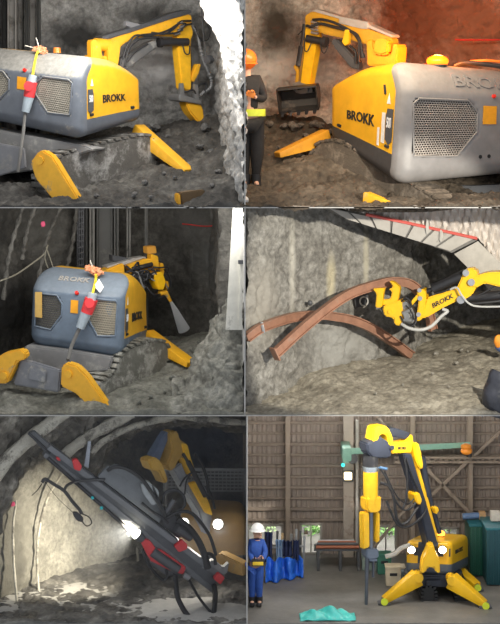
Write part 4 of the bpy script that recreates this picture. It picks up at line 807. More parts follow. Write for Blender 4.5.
# arch ribs: curved I-section steel
RST = paint('rusty_steel', (.36, .19, .125), .5, .25, dirt=.3, dirt_col=(.30, .22, .17), scale=2.5, vary=.2)
def isweep(pts, h, w, n=10):
    pts = spline([Vector(p) for p in pts], n); m = MB(); k = len(pts); t = .022
    pr = [(-h, -w), (-h+t, -w), (-h+t, -t/2), (h-t, -t/2), (h-t, -w), (h, -w), (h, w), (h-t, w), (h-t, t/2), (-h+t, t/2), (-h+t, w), (-h, w)]
    ch = pts[-1]-pts[0]; ch.z = 0; nn = Vector((ch.y, -ch.x, 0)).normalized(); vs = []; L = len(pr)
    for i, p in enumerate(pts):
        d = (pts[min(i+1, k-1)]-pts[max(i-1, 0)]).normalized(); b = d.cross(nn).normalized(); a = b.cross(d).normalized()
        vs += [p+b*q[0]+a*q[1] for q in pr]
    fs = [(i*L+j, i*L+(j+1) % L, (i+1)*L+(j+1) % L, (i+1)*L+j) for i in range(k-1) for j in range(L)]+[tuple(range(L)), tuple(range((k-1)*L, k*L))]
    return m.add(vs, fs), pts
ar = thing('arch_rib', P(350, 330, 2.0), 'rust red steel arch rib held up by the yellow grapple, its lower end nearest', 'steel arch')
m, sp = isweep([P(275, 354, .75), P(308, 324, 1.35), P(344, 297, 2.0), P(372, 286, 2.45), P(395, 281.5, 2.75), P(413, 286, 3.0), P(426, 303, 3.1), P(433, 330, 3.15)], .10, .06); obj('beam', m, RST, ar)
d = (sp[1]-sp[0]).normalized(); m = MB().beam(sp[0]-d*.02, sp[0]+d*.015, .17, .30, bev=.005); obj('end_plate', m, RST, ar)
for i in (8, 14, 20):
    pass
ar2 = thing('arch_rib', P(330, 340, 2.2), 'rust red steel arch rib standing against the rock wall behind the lifted one', 'steel arch')
m, sp2 = isweep([P(247, 337.5, .45), P(263, 327, .75), P(292, 317.5, 1.7), P(318, 315, 2.2), P(334, 316.5, 2.5), P(352, 320, 2.8), P(371, 328, 3.1), P(393, 342, 3.4), P(412, 356, 3.75)], .095, .06); obj('beam', m, RST, ar2)
m = MB().beam(P(261.5, 322, .72), P(264, 333, .72), .10, .06, bev=.01); obj('splice_clamp', m, STL(), ar2)
m, sp3 = isweep([P(418, 330, 3.9), P(426, 335, 3.7), P(430, 344, 3.6)], .07, .05)
pl_ = thing('anchor_plate', P(364, 308, 3.2), 'dark square anchor plate with a ring bolt on the rock wall between the arches', 'anchor plate')
pw = PL(340, 2.95, 390, 3.75); m = MB().prism([(355, 294), (369, 291), (370, 305), (357, 308)], pw, .05, -.05, .01); obj('plate', m, DGR(), pl_)
rg = [pw.pt(362.5+4*math.cos(a*.5236), 301+4.4*math.sin(a*.5236), .05) for a in range(13)]; obj('ring', MB().tube(rg, .018, 6, 3), paint('pale_ring', (.55, .54, .5), .4, .3), pl_)
ps = thing('anchor_plate', P(313, 304, 2.4), 'small dark bolt end on the rock wall left of the anchor plate', 'anchor plate')
obj('bolt', MB().ball(PL(300, 2.2, 350, 3.05).pt(310, 303, 0), .06, 1, .6, 1, 2), DGR(), ps)

# robot: boom, arm and grapple; the machine itself stands to the right
rb = thing('demolition_robot', P(560, 380, 1.2), 'bright yellow demolition robot arm reaching in from the right with a grapple on its end', 'demolition robot')
pa = PL(375, 2.6, 500, 1.9)
YB = paint('bright_clean_yellow', (.84, .48, .008), .32, dirt=.03, vary=.05)
m = MB(); m.prism([(428, 297), (444, 291.5), (458, 287), (462, 278.4), (465, 270), (470, 267), (476, 268), (479, 273), (477.5, 286), (473, 294), (466, 298.5), (459, 299.5), (444, 307), (428, 316.5), (420, 318)], pa, .34, 0, .03); obj('arm', m, YB, rb)
obj('lettering', letters('BROKK', lambda p, q, o: pa.pt(434.5+20.5*p+(-1.2+0*p)*-q*.0+1.2*(1-q)-1.2, 307.2-10.5*p-4.8*q, .17+o), .012, .02), paint('black_lettering', (.02, .02, .02), .5), rb, smooth=False)
m = MB(); m.prism([(471.5, 280), (474, 276.5), (480, 274), (488, 271.5), (500, 271), (545, 278), (560, 300), (558, 312), (546, 300), (530, 290), (500, 285.6), (486, 282), (477, 287), (472.5, 285.5)], pa, .46, -.02, .03); obj('boom', m, YB, rb)
m = MB(); m.prism([(555, 300), (566, 300), (572, 360), (552, 360)], pa, .5, 0, .03); obj('turret', m, YB, rb)
m = MB(); m.prism([(536, 352), (600, 352), (604, 372), (596, 385), (538, 385), (530, 372)], pa, 1.3, -.1, .04); obj('chassis', m, DGR(), rb)
m = MB(); m.cyl(pa.pt(433, 289, .02), pa.pt(466, 274, .02), .115); m.cyl(pa.pt(464, 275, .02), pa.pt(469, 272.5, .02), .08); m.cyl(pa.pt(425, 292.5, .02), pa.pt(434, 288.5, .02), .05); obj('arm_cylinder', m, paint('satin_black_cylinder', (.02, .02, .022), .35), rb)
for x, y, r in ((473, 281, .075), (467.6, 271.8, .07), (462.6, 298.3, .085), (422, 297, .05), (420.5, 313, .05), (421.5, 289, .045)): obj('pin', pin(MB(), pa, x, y, r, .52, 0), paint('pin_steel', (.5, .5, .5), .3, .8), rb)
m = MB(); m.cyl(pa.pt(462.6, 298.3, .0), pa.pt(500, 295, 0), .10); m.cyl(pa.pt(500, 295, 0), pa.pt(550, 312, 0), .10); obj('boom_cylinder', m, BLK(), rb)
m = MB(); m.prism([(418, 290), (421, 288), (426.5, 288.5), (427.8, 295), (426.6, 307), (422.5, 319.6), (417, 319.5), (419.5, 307), (420.5, 297)], pa, .42, .02, .025); m.prism([(420, 297), (413.5, 304.5), (413, 300), (419, 293)], pa, .2, .15, .015); obj('link', m, YB, rb)
gq = thing
m = MB(); m.prism([(375.5, 287), (388, 286), (386.5, 290), (384.5, 305.6), (378.3, 305.6), (379.7, 292)], pa, .2, .25, .02); obj('grapple_claw', m, YB, rb)
m = MB(); m.prism([(391, 279.7), (396, 281.5), (401.8, 286.7), (399.6, 298.6), (395, 305.6), (383, 303.5), (384.6, 298.6), (392, 298), (394, 290), (390, 288.5), (395, 286)], pa, .22, .1, .02); obj('grapple_claw', m, YB, rb)
m = MB(); m.prism([(377, 302), (384, 304), (386, 311), (383, 315), (380, 311)], pa, .18, -.2, .02); m.prism([(388, 284), (392, 283), (394, 296), (388, 299)], pa, .14, -.3, .015); obj('grapple_claw', m, DGR(), rb)
m = MB(); m.prism([(384.6, 305.6), (392, 302), (398.6, 300), (403.5, 298), (405, 311), (406, 321), (403, 324.5), (396.5, 323), (395.8, 316.5), (386.7, 314.5)], pa, .34, .1, .025); pin(m, pa, 392.5, 310, .045, .42, .1); obj('grapple_body', m, YB, rb)
m = MB(); m.prism([(403, 302), (408, 300), (413, 306), (417, 315), (415, 322), (409, 323), (404, 316)], pa, .3, .05, .02); m.cyl(pa.pt(405, 312, .25), pa.pt(413, 308, .25), .06); m.cyl(pa.pt(406, 318, .25), pa.pt(414, 319, .25), .06); m.prism([(405.5, 312), (410, 310), (413, 316), (408, 319)], pa, .12, .27, .01); obj('rotator', m, paint('machined_steel', (.30, .30, .29), .35, .7, dirt=.3, dirt_col=(.06, .06, .06)), rb)
for pts, r, mm in (([(404, 322, .3), (412, 326, .35), (424, 327.5, .35), (434, 324, .3), (443, 315, .25), (449, 310, .2), (444, 308, .2)], .035, paint('silver_hose', (.45, .45, .43), .4)), ([(452, 288, .25), (459, 286, .3), (463, 292, .32), (470, 301, .3), (480, 305, .25), (505, 306, .1)], .022, paint('silver_hose', (.45, .45, .43), .4)),
                   ([(438, 292, .2), (446, 290, .25), (455, 286, .25)], .02, RUB()), ([(476, 296, .1), (488, 290, .1), (505, 278, .1)], .018, RUB()), ([(476, 298, .1), (490, 295, .1), (506, 290, .1)], .018, RUB()), ([(470, 303, .1), (486, 302, .1), (506, 300, .05)], .03, RUB()),
                   ([(404, 300, .25), (408, 296, .3), (412, 299, .28), (414, 306, .25)], .02, RUB()), ([(403, 314, .3), (409, 325, .3), (417, 322, .25), (419, 312, .2)], .02, RUB()), ([(408, 304, .26), (414, 310, .3), (416, 318, .25)], .018, RUB())):
    obj('hose', MB().tube(pa.pts(pts), r, 7), mm, rb)
# right edge
bg = MB(); Yk = .45
def sack(s, t):
    a = s*math.pi; rr = 1-.35*t**2.2; return P(506+25*rr*-math.cos(a), 417-46*t-2*math.sin(a*3), .42-.38*math.sin(a)*rr)
mb = MB(); sheet(mb, sack, 40, 30, .05, 2.5, 17); k = len(mb.v); mb.add([P(503, 368, Yk+.3), P(503, 416, Yk+.45)], [])
tag(obj('sheeted_bundle', mb, paint('shiny_dark_sheeting', (.03, .032, .042), .28, vary=.3)), 'dark shiny bundle wrapped in creased sheeting at the lower right edge', 'bundle').modifiers.new('thickness', 'SOLIDIFY').thickness = .03
bb = thing('work_bag', P(502, 350, 2.4), 'small orange and blue bag at the right edge above the dark bundle', 'bag')
obj('orange_side', MB().ball(P(500.5, 341, 2.4), .16, .9, .6, .9, 3, .25, 3), paint('orange_cloth', (.85, .30, .03), .7), bb, label='orange upper part'); obj('blue_side', MB().ball(P(502, 347, 2.42), .15, .9, .6, .7, 3, .25, 6), paint('blue_cloth', (.08, .13, .30), .7), bb, label='blue lower part')

# ================================================================ lower left bay: the drill
gr = Ground([(0, 622, 0), (60, 622, 0), (120, 622, 0), (180, 622, 0), (244, 622, 0), (20, 606, 1.2), (60, 598, 1.8), (100, 590, 2.4), (130, 578, 3.0), (160, 574, 3.2), (200, 585, 2.4), (240, 590, 2.0), (150, 566, 4.2), (200, 558, 4.6), (240, 556, 4.6), (120, 600, 1.6), (-40, 605, 1.2), (170, 613, .9), (190, 613.5, 1.0), (207, 612, 1.1), (228, 617, .7), (240, 620, .5)], amp=.07, fq=1.7, seed=10)
m, nt, b = _nt('wet_muck', .35); co = nt.nodes.new('ShaderNodeTexCoord').outputs['Object']; nz = _noise(nt, co, 1.5, 8, .65)
nt.links.new(_ramp(nt, nz, [(.35, (.03, .028, .027)), (.5, (.10, .095, .088)), (.66, (.30, .285, .255))]), b.inputs['Base Color'])
mr = nt.nodes.new('ShaderNodeMapRange'); mr.inputs[1].default_value = .4; mr.inputs[2].default_value = .58; mr.inputs[3].default_value = .28; mr.inputs[4].default_value = .8; nt.links.new(nz, mr.inputs[0]); nt.links.new(mr.outputs[0], b.inputs['Roughness']); _bump(nt, b, _noise(nt, co, 12, 8, .7), .7, .05)
struct('floor', gr.mesh(-6.9, -.07, 0, 6.3, 210, 175, zmin=.01), m)
W6 = rock('tunnel_shotcrete', (.20, .19, .165), (.33, .315, .27), (.44, .42, .365), .9, .7, fine=11, stains_and_shade=[(P(195, 450, 5.3), (2.1, 2, .95), (.012, .014, .034)), (P(10, 560, 1.8), (.7, 1.5, 1.6), (.10, .095, .08)), (P(225, 520, 5), (1.6, 2, .9), (.06, .06, .065))])  # navy patch upper right: the cavity's shade painted into the wall colour
mb = MB(); sheet(mb, wall([(-6.4, .2), (-5.3, 1.6), (-4.4, 3.0), (-3.5, 4.2), (-2.6, 5.0), (-1.5, 5.5), (-.06, 5.7)], .02, 4.17, 0), 230, 110, .06, 1.4, 51, .02); struct('wall_back', mb, W6)
CR = rock('crown_rock', (.06, .055, .043), (.17, .155, .13), (.42, .395, .34), 2.0, 1.0, fine=6)  # lightest tone raised for lit streaks; that light is in the colour
low = [(-10, 560), (0, 530), (12, 492), (28, 463), (45, 452), (62, 456), (78, 470), (92, 474), (100, 466), (107, 447), (118, 434), (150, 424), (190, 421), (249, 429)]
def crown(s, t):
    px = -8+s*254
    for (a, ya), (b, yb) in zip(low, low[1:]):
        if px <= b: break
    yl = ya+(yb-ya)*(px-a)/(b-a); Y0 = 1.3+max(0, px)*.010
    if t < .2: k = t/.2; return P(px, yl+6*(1-k), Y0+.9*(1-k)**.7)
    k = (t-.2)/.8; py = yl+(408-yl)*k; return P(px, py, Y0-.12*k)
mb = MB(); sheet(mb, crown, 100, 44, .10, 2.3, 61, .08); struct('ceiling', mb, CR)
RB5 = paint('pale_lit_lining_band', (.48, .455, .39), .9, dirt=.5, dirt_col=(.13, .12, .10), scale=3, bump=1.0)  # pale bands lightened further: the lit streaks are put into this colour
for pts, r in (([(-6, 478, 1.15), (8, 459, 1.18), (24, 444, 1.25), (44, 428, 1.4), (66, 411, 1.55)], .15), ([(63, 456, 1.75), (82, 441, 1.9), (104, 428, 2.05), (132, 413, 2.25)], .12), ([(92, 452, 1.9), (104, 441, 2.0), (120, 432, 2.15), (150, 422, 2.4), (190, 417, 2.8), (246, 424, 3.3)], .07),
               ([(62, 474, 3.0), (48, 497, 2.7), (40, 525, 2.55), (37, 560, 2.5), (39, 602, 2.3)], .028), ([(16, 500, 1.9), (13, 530, 1.75), (14, 565, 1.7), (17, 604, 1.5)], .028), ([(137, 548, 4.6), (138, 560, 4.5), (134, 572, 4.2), (120, 577, 3.8), (112, 579, 3.6)], .03)):
    b8 = MB().tube([P(*q) for q in pts], r, 10, 10); b8.v = [v+Vector((.7, .5, 1))*r*.45*fbm(v*4) for v in b8.v]; struct('trim_8', b8, RB5)
pk = MB().ball(P(12, 504, 1.72), .05, 1.2, .4, 1, 2, .5, 3); tag(obj('paint_mark', pk, paint('pink_spray', (.85, .10, .22), .6)), 'pink paint mark on the tunnel wall at the far left', 'paint mark')
# safety mesh across the far opening
fn = thing('safety_mesh', P(210, 492, 4.9), 'pale wire mesh barrier across the dark opening behind the drill robot', 'mesh barrier')
MW = paint('pale_mesh_wire', (.34, .35, .37), .5, .3)
m = MB()
for i in range(7): y = 470+i*3.4; m.beam(P(163, y, 4.9), P(247, y+.6, 4.9), .02, .034, bev=0)
for i in range(22): x = 164+i*3.9; m.beam(P(x, 470, 4.9), P(x, 491, 4.9), .02, .03, bev=0)
obj('mesh_panel', m, MW, fn, smooth=False); obj('top_rail', MB().beam(P(160, 469, 4.88), P(247, 470, 4.88), .06, .07), MW, fn)
for x in (166, 206, 245): obj('post', MB().cyl(P(x, 469, 4.86), P(x, 560, 4.86), .03), MW, fn)
m = MB().hexa([P(160, 493, 5.1), P(247, 493, 5.1), P(247, 493, 5.2), P(160, 493, 5.2), P(160, 490, 5.1), P(247, 490, 5.1), P(247, 490, 5.2), P(160, 490, 5.2)], 0)

rb = thing('demolition_robot', P(205, 590, 2.4), 'tunnel demolition robot with two lit headlights carrying a long drill feed', 'demolition robot')
DY = paint('backlit_yellow', (.42, .24, .05), .5, dirt=.3, dirt_col=(.25, .2, .13))  # machine yellow darkened; its backlit shade is put into the colour
cb = corners((176, 574, 180, 505, 3.1), (247, 574, 246.5, 508, 3.0), (182, 565, 184, 496, 4.8), (246.3, 566, 246, 500, 4.7))
Bb = Body(cb, dims=(1.9, 1.5, 1.3), r=.25, drop=.12)
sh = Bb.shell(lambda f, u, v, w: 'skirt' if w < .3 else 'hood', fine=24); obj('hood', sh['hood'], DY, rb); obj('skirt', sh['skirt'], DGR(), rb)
for x, y in ((184, 523), (218, 524)):
    c = P(x, y, 2.9); obj('headlight', MB().cyl(c+Vector((0, .12, 0)), c, .10, .12), DGR(), rb); hl = obj('headlight_lens', MB().ball(c+Vector((0, -.02, 0)), .105, 1, .5, 1, 3), glow('headlight_glow', (1, .96, .86), 12), rb)
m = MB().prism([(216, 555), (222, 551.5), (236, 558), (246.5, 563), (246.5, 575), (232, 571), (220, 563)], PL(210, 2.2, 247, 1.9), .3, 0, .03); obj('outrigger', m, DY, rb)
for x0, x1 in ((170, 190), (226, 246)):
    pt5 = PL(x0, 3.0, x1+.5, 3.02); track(rb, [(x0, 574), (x0+3, 567), (x1-3, 567), (x1, 574), (x1, 586), (x1-3, 592), (x0+3, 592), (x0, 586)], pt5, 1.4, paint('wet_track', (.06, .058, .055), .6, dirt=.4, dirt_col=(.16, .15, .13)), -.6, 8)
m = MB().prism([(186, 570), (230, 570), (230, 586), (186, 586)], PL(186, 3.0, 231, 3.0), 1.0, -.5, .03); obj('undercarriage', m, DGR(), rb)
pa = PL(140, 1.9, 215, 3.2)
GB = paint('pale_grey_arm', (.26, .28, .32), .5, dirt=.2)
m = MB(); m.prism([(172, 468), (180, 462), (187, 478), (198, 492), (210, 512), (214, 530), (204, 534), (198, 512), (186, 492)], pa, .3, -.1, .03); obj('boom', m, GB, rb)
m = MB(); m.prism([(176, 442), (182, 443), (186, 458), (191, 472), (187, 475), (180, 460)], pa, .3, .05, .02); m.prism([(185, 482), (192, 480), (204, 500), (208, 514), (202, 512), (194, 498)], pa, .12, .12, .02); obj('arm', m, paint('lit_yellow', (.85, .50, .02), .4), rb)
m = MB(); m.prism([(166, 432), (170, 429.5), (174, 431), (175, 438), (184, 444), (186, 453), (181, 458), (176, 456), (170, 468), (165, 470), (162, 464), (168, 449), (166, 440)], pa, .34, 0, .03); obj('arm_knuckle', m, paint('backlit_arm_yellow', (.40, .24, .045), .5, dirt=.2), rb)  # knuckle and bracket yellow also darkened, backlit shade in the colour
m = MB(); m.prism([(150, 456), (165, 431), (169, 434), (158, 462)], pa, .2, -.05, .02); obj('arm_cylinder', m, paint('blue_grey_cylinder', (.10, .13, .20), .4), rb)
m = MB(); m.cyl(pa.pt(181, 460, .25), pa.pt(199, 494, .22), .055); m.cyl(pa.pt(176, 452, .25), pa.pt(183, 464, .25), .035); obj('boom_cylinder', m, BLK(), rb)
m = MB(); m.prism([(143.5, 459), (150, 456), (154, 457.5), (158, 463), (164, 479), (160.5, 483), (157, 476), (154, 470), (147, 469)], PL(140, 1.3, 170, 1.8), .34, 0, .03); obj('tilt_bracket', m, paint('backlit_arm_yellow', (.40, .24, .045), .5, dirt=.2), rb)
for pts, r in (([(191, 470, .3), (184, 470, .3), (176, 476, .3), (171, 484, .3)], .02), ([(197, 484, .3), (202, 492, .3), (206, 506, .3)], .03), ([(186, 452, .3), (193, 462, .3), (198, 476, .3), (200, 490, .3)], .035), ([(183, 470, .3), (178, 478, .3), (176, 492, .3)], .018)): obj('hose', MB().tube(pa.pts(pts), r, 7), RUB(), rb)
# drill feed
dp = PL(30, .9, 225, 1.7)
FG = paint('backlit_feed_grey', (.085, .09, .098), .5, .2, dirt=.25, dirt_col=(.16, .155, .14))  # feed grey darkened so the backlit shade sits in the colour
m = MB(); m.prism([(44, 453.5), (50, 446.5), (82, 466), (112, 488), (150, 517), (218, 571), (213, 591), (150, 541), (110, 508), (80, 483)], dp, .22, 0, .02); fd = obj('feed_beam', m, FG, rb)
m = MB(); m.prism([(46, 447.5), (50, 443.5), (224, 574), (221, 579)], dp, .34, .0, .01); m.prism([(42.5, 455), (45, 451), (110, 501), (150, 534), (215, 588), (212, 592), (148, 541)], dp, .30, 0, .01); obj('feed_rail', m, paint('feed_rail_grey', (.14, .145, .155), .4, .4, dirt=.2), fd)
m = MB(); m.prism([(28, 433), (34, 430), (52, 446), (46, 453)], dp, .2, 0, .02); obj('feed_tip', m, DGR(), fd)
m = MB(); m.hexa([dp.pt(97, 475, .02), dp.pt(158, 521, .02), dp.pt(158, 521, .18), dp.pt(97, 475, .18), dp.pt(107, 464, .02), dp.pt(163, 506, .02), dp.pt(163, 506, .18), dp.pt(107, 464, .18)], .012); m.hexa([dp.pt(108, 466, .02), dp.pt(160, 505, .02), dp.pt(160, 505, .18), dp.pt(108, 466, .18), dp.pt(115, 463, .02), dp.pt(150, 483, .02), dp.pt(150, 483, .18), dp.pt(115, 463, .18)], .012); obj('slide_plate', m, paint('grey_slide_plate', (.12, .13, .14), .5, dirt=.2, dirt_col=(.18, .175, .16)), fd)
m = MB(); m.prism([(139, 480), (146, 478), (157, 488), (156, 500), (150, 502), (141, 490)], dp, .2, .22, .02); obj('valve_block', m, paint('pale_valve_block', (.30, .32, .33), .5), fd)
m = MB(); m.prism([(84, 466), (88, 441), (91, 441), (88.5, 468)], dp, .06, 0, .01); obj('bracket_post', m, paint('pale_grey_arm', (.26, .28, .32), .5, dirt=.2), fd)
m = MB(); m.cyl(dp.pt(47, 456, .2), dp.pt(141, 539, .2), .038); m.cyl(dp.pt(28, 432, .1), dp.pt(50, 452, .1), .03); obj('drill_rod', m, BLK(), fd)
RD = paint('signal_red', (.50, .03, .035), .45, dirt=.1)
for poly, off in (([(71, 458), (76, 456.5), (81, 464), (79, 469), (73, 467)], .15), ([(138, 537), (142, 535), (148, 537), (156, 548), (152, 557), (146, 553)], .25), ([(150, 545), (160, 547), (184, 564), (181, 571), (170, 568), (148, 557)], .2), ([(172, 543), (180, 536.5), (185.5, 541), (185, 546), (177, 549)], .2), ([(211, 575), (216, 569), (222.5, 574), (218, 581)], .22), ([(55, 455), (58, 455), (60, 459), (56, 458)], .15)):
    obj('red_guard', MB().prism(poly, dp, .16, off, .015), RD, fd)
m = MB(); m.prism([(146, 548), (152, 543), (180, 562), (176, 574), (164, 572), (150, 562)], dp, .3, .1, .02); m.cyl(dp.pt(150, 548, .3), dp.pt(176, 566, .3), .10); obj('rock_drill', m, DGR(), fd)
m = MB(); m.prism([(165, 508), (176, 516), (186, 530), (180, 540), (160, 524)], dp, .3, -.2, .03); m.cyl(dp.pt(160, 516, .25), dp.pt(172, 497, .25), .06); m.cyl(dp.pt(175, 525, .2), dp.pt(190, 536, .1), .10); obj('feed_mount', m, DGR(), rb)
m = MB(); m.prism([(200, 566), (212, 558), (222, 566), (228, 561), (226, 572), (219, 574)], dp, .2, .05, .02); m.cyl(dp.pt(181, 571, .3), dp.pt(187, 574, .3), .06); obj('feed_cylinder_mount', m, GRY(), fd)
lc = dp.pt(135, 531, .3); obj('fill_and_work_light', MB().cyl(dp.pt(141, 536, .28), lc, .08, .11), DGR(), fd); obj('light_lens', MB().ball(lc, .10, 1, 1, 1, 3), glow('work_light_glow', (1, .93, .74), 26), fd)
for i, (x, y) in enumerate(((100, 505), (91, 495))): obj('clip', MB().ball(dp.pt(x, y, .26), .035), paint('teal_clip', (.02, .45, .50), .4), fd)
m = MB(); m.tube(dp.pts([(40, 477, .5), (43, 473.8, .5), (52, 479, .5), (62, 485.5, .5), (70, 496, .5), (77, 504, .5), (79, 508, .5)]), .035, 8); m.tube(dp.pts([(62, 485, .5), (65, 480.5, .45), (74, 478.5, .3), (90, 478, .2), (104, 477.5, .2)]), .03, 8)
m.prism([(70, 506), (75, 506), (81, 512), (80, 516), (75, 515), (71, 510)], dp, .1, .5, .015); obj('hose_arm', m, paint('black_pipe', (.03, .03, .032), .4), fd)
for pts, r in (([(40, 478, .5), (36, 484, .5), (30, 490, .5)], .01), ([(79, 508, .5), (86, 511, .5), (89, 517, .5), (84, 520, .5), (79, 515, .5)], .012), ([(42, 475, .5), (55, 492, .5), (72, 508, .5)], .006),
               ([(172.5, 572, .3), (173.5, 590, .6), (182, 604, .9), (194, 609, 1.0), (205, 603, .9), (211, 589, .5), (212, 582, .25)], .055), ([(140, 545, .3), (145, 558, .35), (153, 569, .35), (161, 576, .3), (165, 572, .3), (164, 566, .25)], .03), ([(186, 575, .2), (196, 592, .6), (208, 604, .9), (224, 614, 1.1), (243.5, 618, 1.25)], .028),
               ([(106, 468, .25), (113, 464, .3), (124, 465, .35), (138, 474, .35), (148, 487, .35), (157, 501, .35), (163, 513, .3)], .04), ([(140, 500, .25), (150, 508, .3), (160, 514, .3), (166, 520, .25)], .03), ([(150, 482, .3), (158, 500, .35), (164, 512, .35)], .022),
               ([(160, 500, .3), (163, 489, .35), (172, 486, .35), (180, 491, .35), (182, 501, .35), (176, 508, .3)], .03), ([(176, 516, .25), (186, 524, .25), (196, 537, .2), (203, 553, .2), (206, 566, .2)], .07), ([(200, 556, .2), (206, 551, .2), (212, 554, .2), (214, 562, .2)], .035), ([(164, 515, .3), (176, 508, .35), (190, 510, .35), (206, 530, .3), (214, 552, .25)], .035)):
    obj('hose', MB().tube(dp.pts(pts), r, 8), RUB(), fd)

# dust and mist hanging in the drill tunnel
m = bpy.data.materials.new('tunnel_haze'); m.use_nodes = True; nt = m.node_tree; nt.nodes.clear(); vo = nt.nodes.new('ShaderNodeVolumeScatter'); vo.inputs['Color'].default_value = (.85, .90, 1, 1); vo.inputs['Density'].default_value = .045; vo.inputs['Anisotropy'].default_value = .2
ou = nt.nodes.new('ShaderNodeOutputMaterial'); nt.links.new(vo.outputs[0], ou.inputs['Volume'])
stuff('tunnel_haze', MB().hexa([(-6.8, .3, .03), (-.08, .3, .03), (-.08, 5.9, .03), (-6.8, 5.9, .03), (-6.8, .3, 4.1), (-.08, .3, 4.1), (-.08, 5.9, 4.1), (-6.8, 5.9, 4.1)], 0), m, 'thin pale haze of drilling dust filling the tunnel', 'haze', False)

# ================================================================ lower right bay: the splitter in the steel shed
m, nt, b = _nt('shed_floor', .55); co = nt.nodes.new('ShaderNodeTexCoord').outputs['Object']
c = _ramp(nt, _noise(nt, co, .8, 8, .65), [(.3, (.10, .095, .085)), (.55, (.165, .155, .14)), (.75, (.23, .22, .20))]); nt.links.new(c, b.inputs['Base Color']); _bump(nt, b, _noise(nt, co, 14, 6), .25, .02)
struct('floor', MB().hexa([(-.04, 0, 0), (7, 0, 0), (7, 8.6, 0), (-.04, 8.6, 0), (-.04, 0, .02), (7, 0, .02), (7, 8.6, .02), (-.04, 8.6, .02)], 0), m, False)
YW = 5.2; F6 = .02
CORR = paint('brown_corrugated_steel', (.33, .275, .235), .6, .1, dirt=.25, dirt_col=(.41, .35, .30), scale=.8, vary=.15)
def corr(px0, px1, py0, py1):
    a, b = P(px0, py0, YW), P(px1, py1, YW); m = MB(); n = max(4, int((b.x-a.x)/.028)); vs = []
    for i in range(n+1):
        x = a.x+(b.x-a.x)*i/n; y = YW+(.035 if (i//2) % 2 else 0)
        vs += [Vector((x, y, b.z)), Vector((x, y, a.z)), Vector((x, y+.02, b.z)), Vector((x, y+.02, a.z))]
    fs = []
    for i in range(n): k = i*4; fs += [(k, k+4, k+5, k+1), (k+2, k+3, k+7, k+6), (k, k+2, k+6, k+4), (k+1, k+5, k+7, k+3)]
    fs += [(0, 1, 3, 2), (n*4, n*4+2, n*4+3, n*4+1)]
    struct('wall_rear', m.add(vs, fs), CORR, False)
corr(243, 600, 405, 523)
wins = [(247, 283, 524, 546), (300, 322, 523, 556), (375, 396.5, 525, 553), (440, 458.5, 527, 537.5)]
x = 243
for a, b_, t, bo in wins: corr(x, a, 523, 557); corr(a, b_, bo, 557) if bo < 556 else None; corr(a, b_, 523, t+.01) if t > 523.5 else None; x = b_
corr(x, 600, 523, 557)
GIRT = paint('girt_steel', (.26, .21, .17), .6, .1, dirt=.3, dirt_col=(.14, .11, .09))
for i in range(13):
    y = 412+i*10.8
    if y > 523: break
    a, b_ = P(243, y, YW-.06), P(600, y, YW-.06); struct('trim_9', MB().box(((a.x+b_.x)/2, YW-.05, a.z), (b_.x-a.x, .05, .07 if i % 2 else .05), .006), GIRT)
WF = paint('window_frame_grey', (.30, .28, .25), .5)
glm = bpy.data.materials.new('window_glass'); glm.use_nodes = True; gb = glm.node_tree.nodes['Principled BSDF']; gb.inputs['Transmission Weight'].default_value = 1; gb.inputs['Roughness'].default_value = .02; gb.inputs['IOR'].default_value = 1.05
for i, (a, b_, t, bo) in enumerate(wins):
    p0, p1 = P(a, min(bo, 554), YW), P(b_, t, YW); w = struct('window_%d' % (i+1), MB(), None) if False else None
    m = MB(); cx, cz = (p0.x+p1.x)/2, (p0.z+p1.z)/2; W_, H_ = p1.x-p0.x, p1.z-p0.z
    m.box((p0.x+.02, YW, cz), (.05, .10, H_), .006); m.box((p1.x-.02, YW, cz), (.05, .10, H_), .006); m.box((cx, YW, p0.z+.02), (W_, .10, .05), .006); m.box((cx, YW, p1.z-.02), (W_, .10, .05), .006); m.box((cx, YW, cz), (.03, .06, H_), .004)
    wo = struct('window_%d' % (i+1), m, WF); obj('pane', MB().box((cx, YW+.01, cz), (W_-.06, .008, H_-.06), 0), glm, wo, smooth=False)
# daylight and greenery behind the shed
BANK = paint('sunlit_yard', (.55, .55, .50), .9); gy = MB().box((3.5, 10.2, -.05), (7.4, 3.1, .1), 0); struct('ground', gy, BANK)
LEAF = [paint('leaf_green', (.16, .36, .08), .7, vary=.5, scale=2), paint('pale_leaf_green', (.42, .58, .28), .7, vary=.4, scale=2)]
def shrub(px, py, Y, r, k, label):
    t = thing('tree', P(px, 548, Y), label, 'tree'); m = MB(); rn = random.Random(int(px)); c = P(px, py, Y)
    for i in range(420):
        d = Vector((rn.gauss(0, 1), rn.gauss(0, .6), rn.gauss(0, 1))); d = d.normalized()*r*(.45+.6*rn.random()); q = c+d; s = r*.11; a = Vector((rn.gauss(0, 1), rn.gauss(0, 1), rn.gauss(0, 1))).normalized()*s; b2 = a.orthogonal().normalized()*s*.6
        m.add([q-a, q+b2, q+a, q-b2], [(0, 1, 2, 3)])
    obj('foliage', m, LEAF[k], t, smooth=False); obj('trunk', MB().cyl(Vector((c.x, Y, 0)), c, .06, .03), paint('bark', (.10, .07, .05), .9), t)
shrub(306, 530, 7.0, .42, 0, 'green tree outside the second shed window from the left, its left half'); shrub(318, 540, 7.3, .38, 1, 'pale leafy tree outside the second shed window from the left, its right half'); shrub(384, 536, 7.0, .5, 0, 'green tree outside the shed window beside the splitter'); shrub(394, 530, 7.6, .4, 1, 'pale leafy tree outside the shed window beside the splitter'); shrub(449, 532, 7.2, .45, 1, 'pale leafy tree outside the small shed window above the robot'); shrub(262, 535, 7.4, .4, 1, 'pale tree outside the left shed window behind the worker')
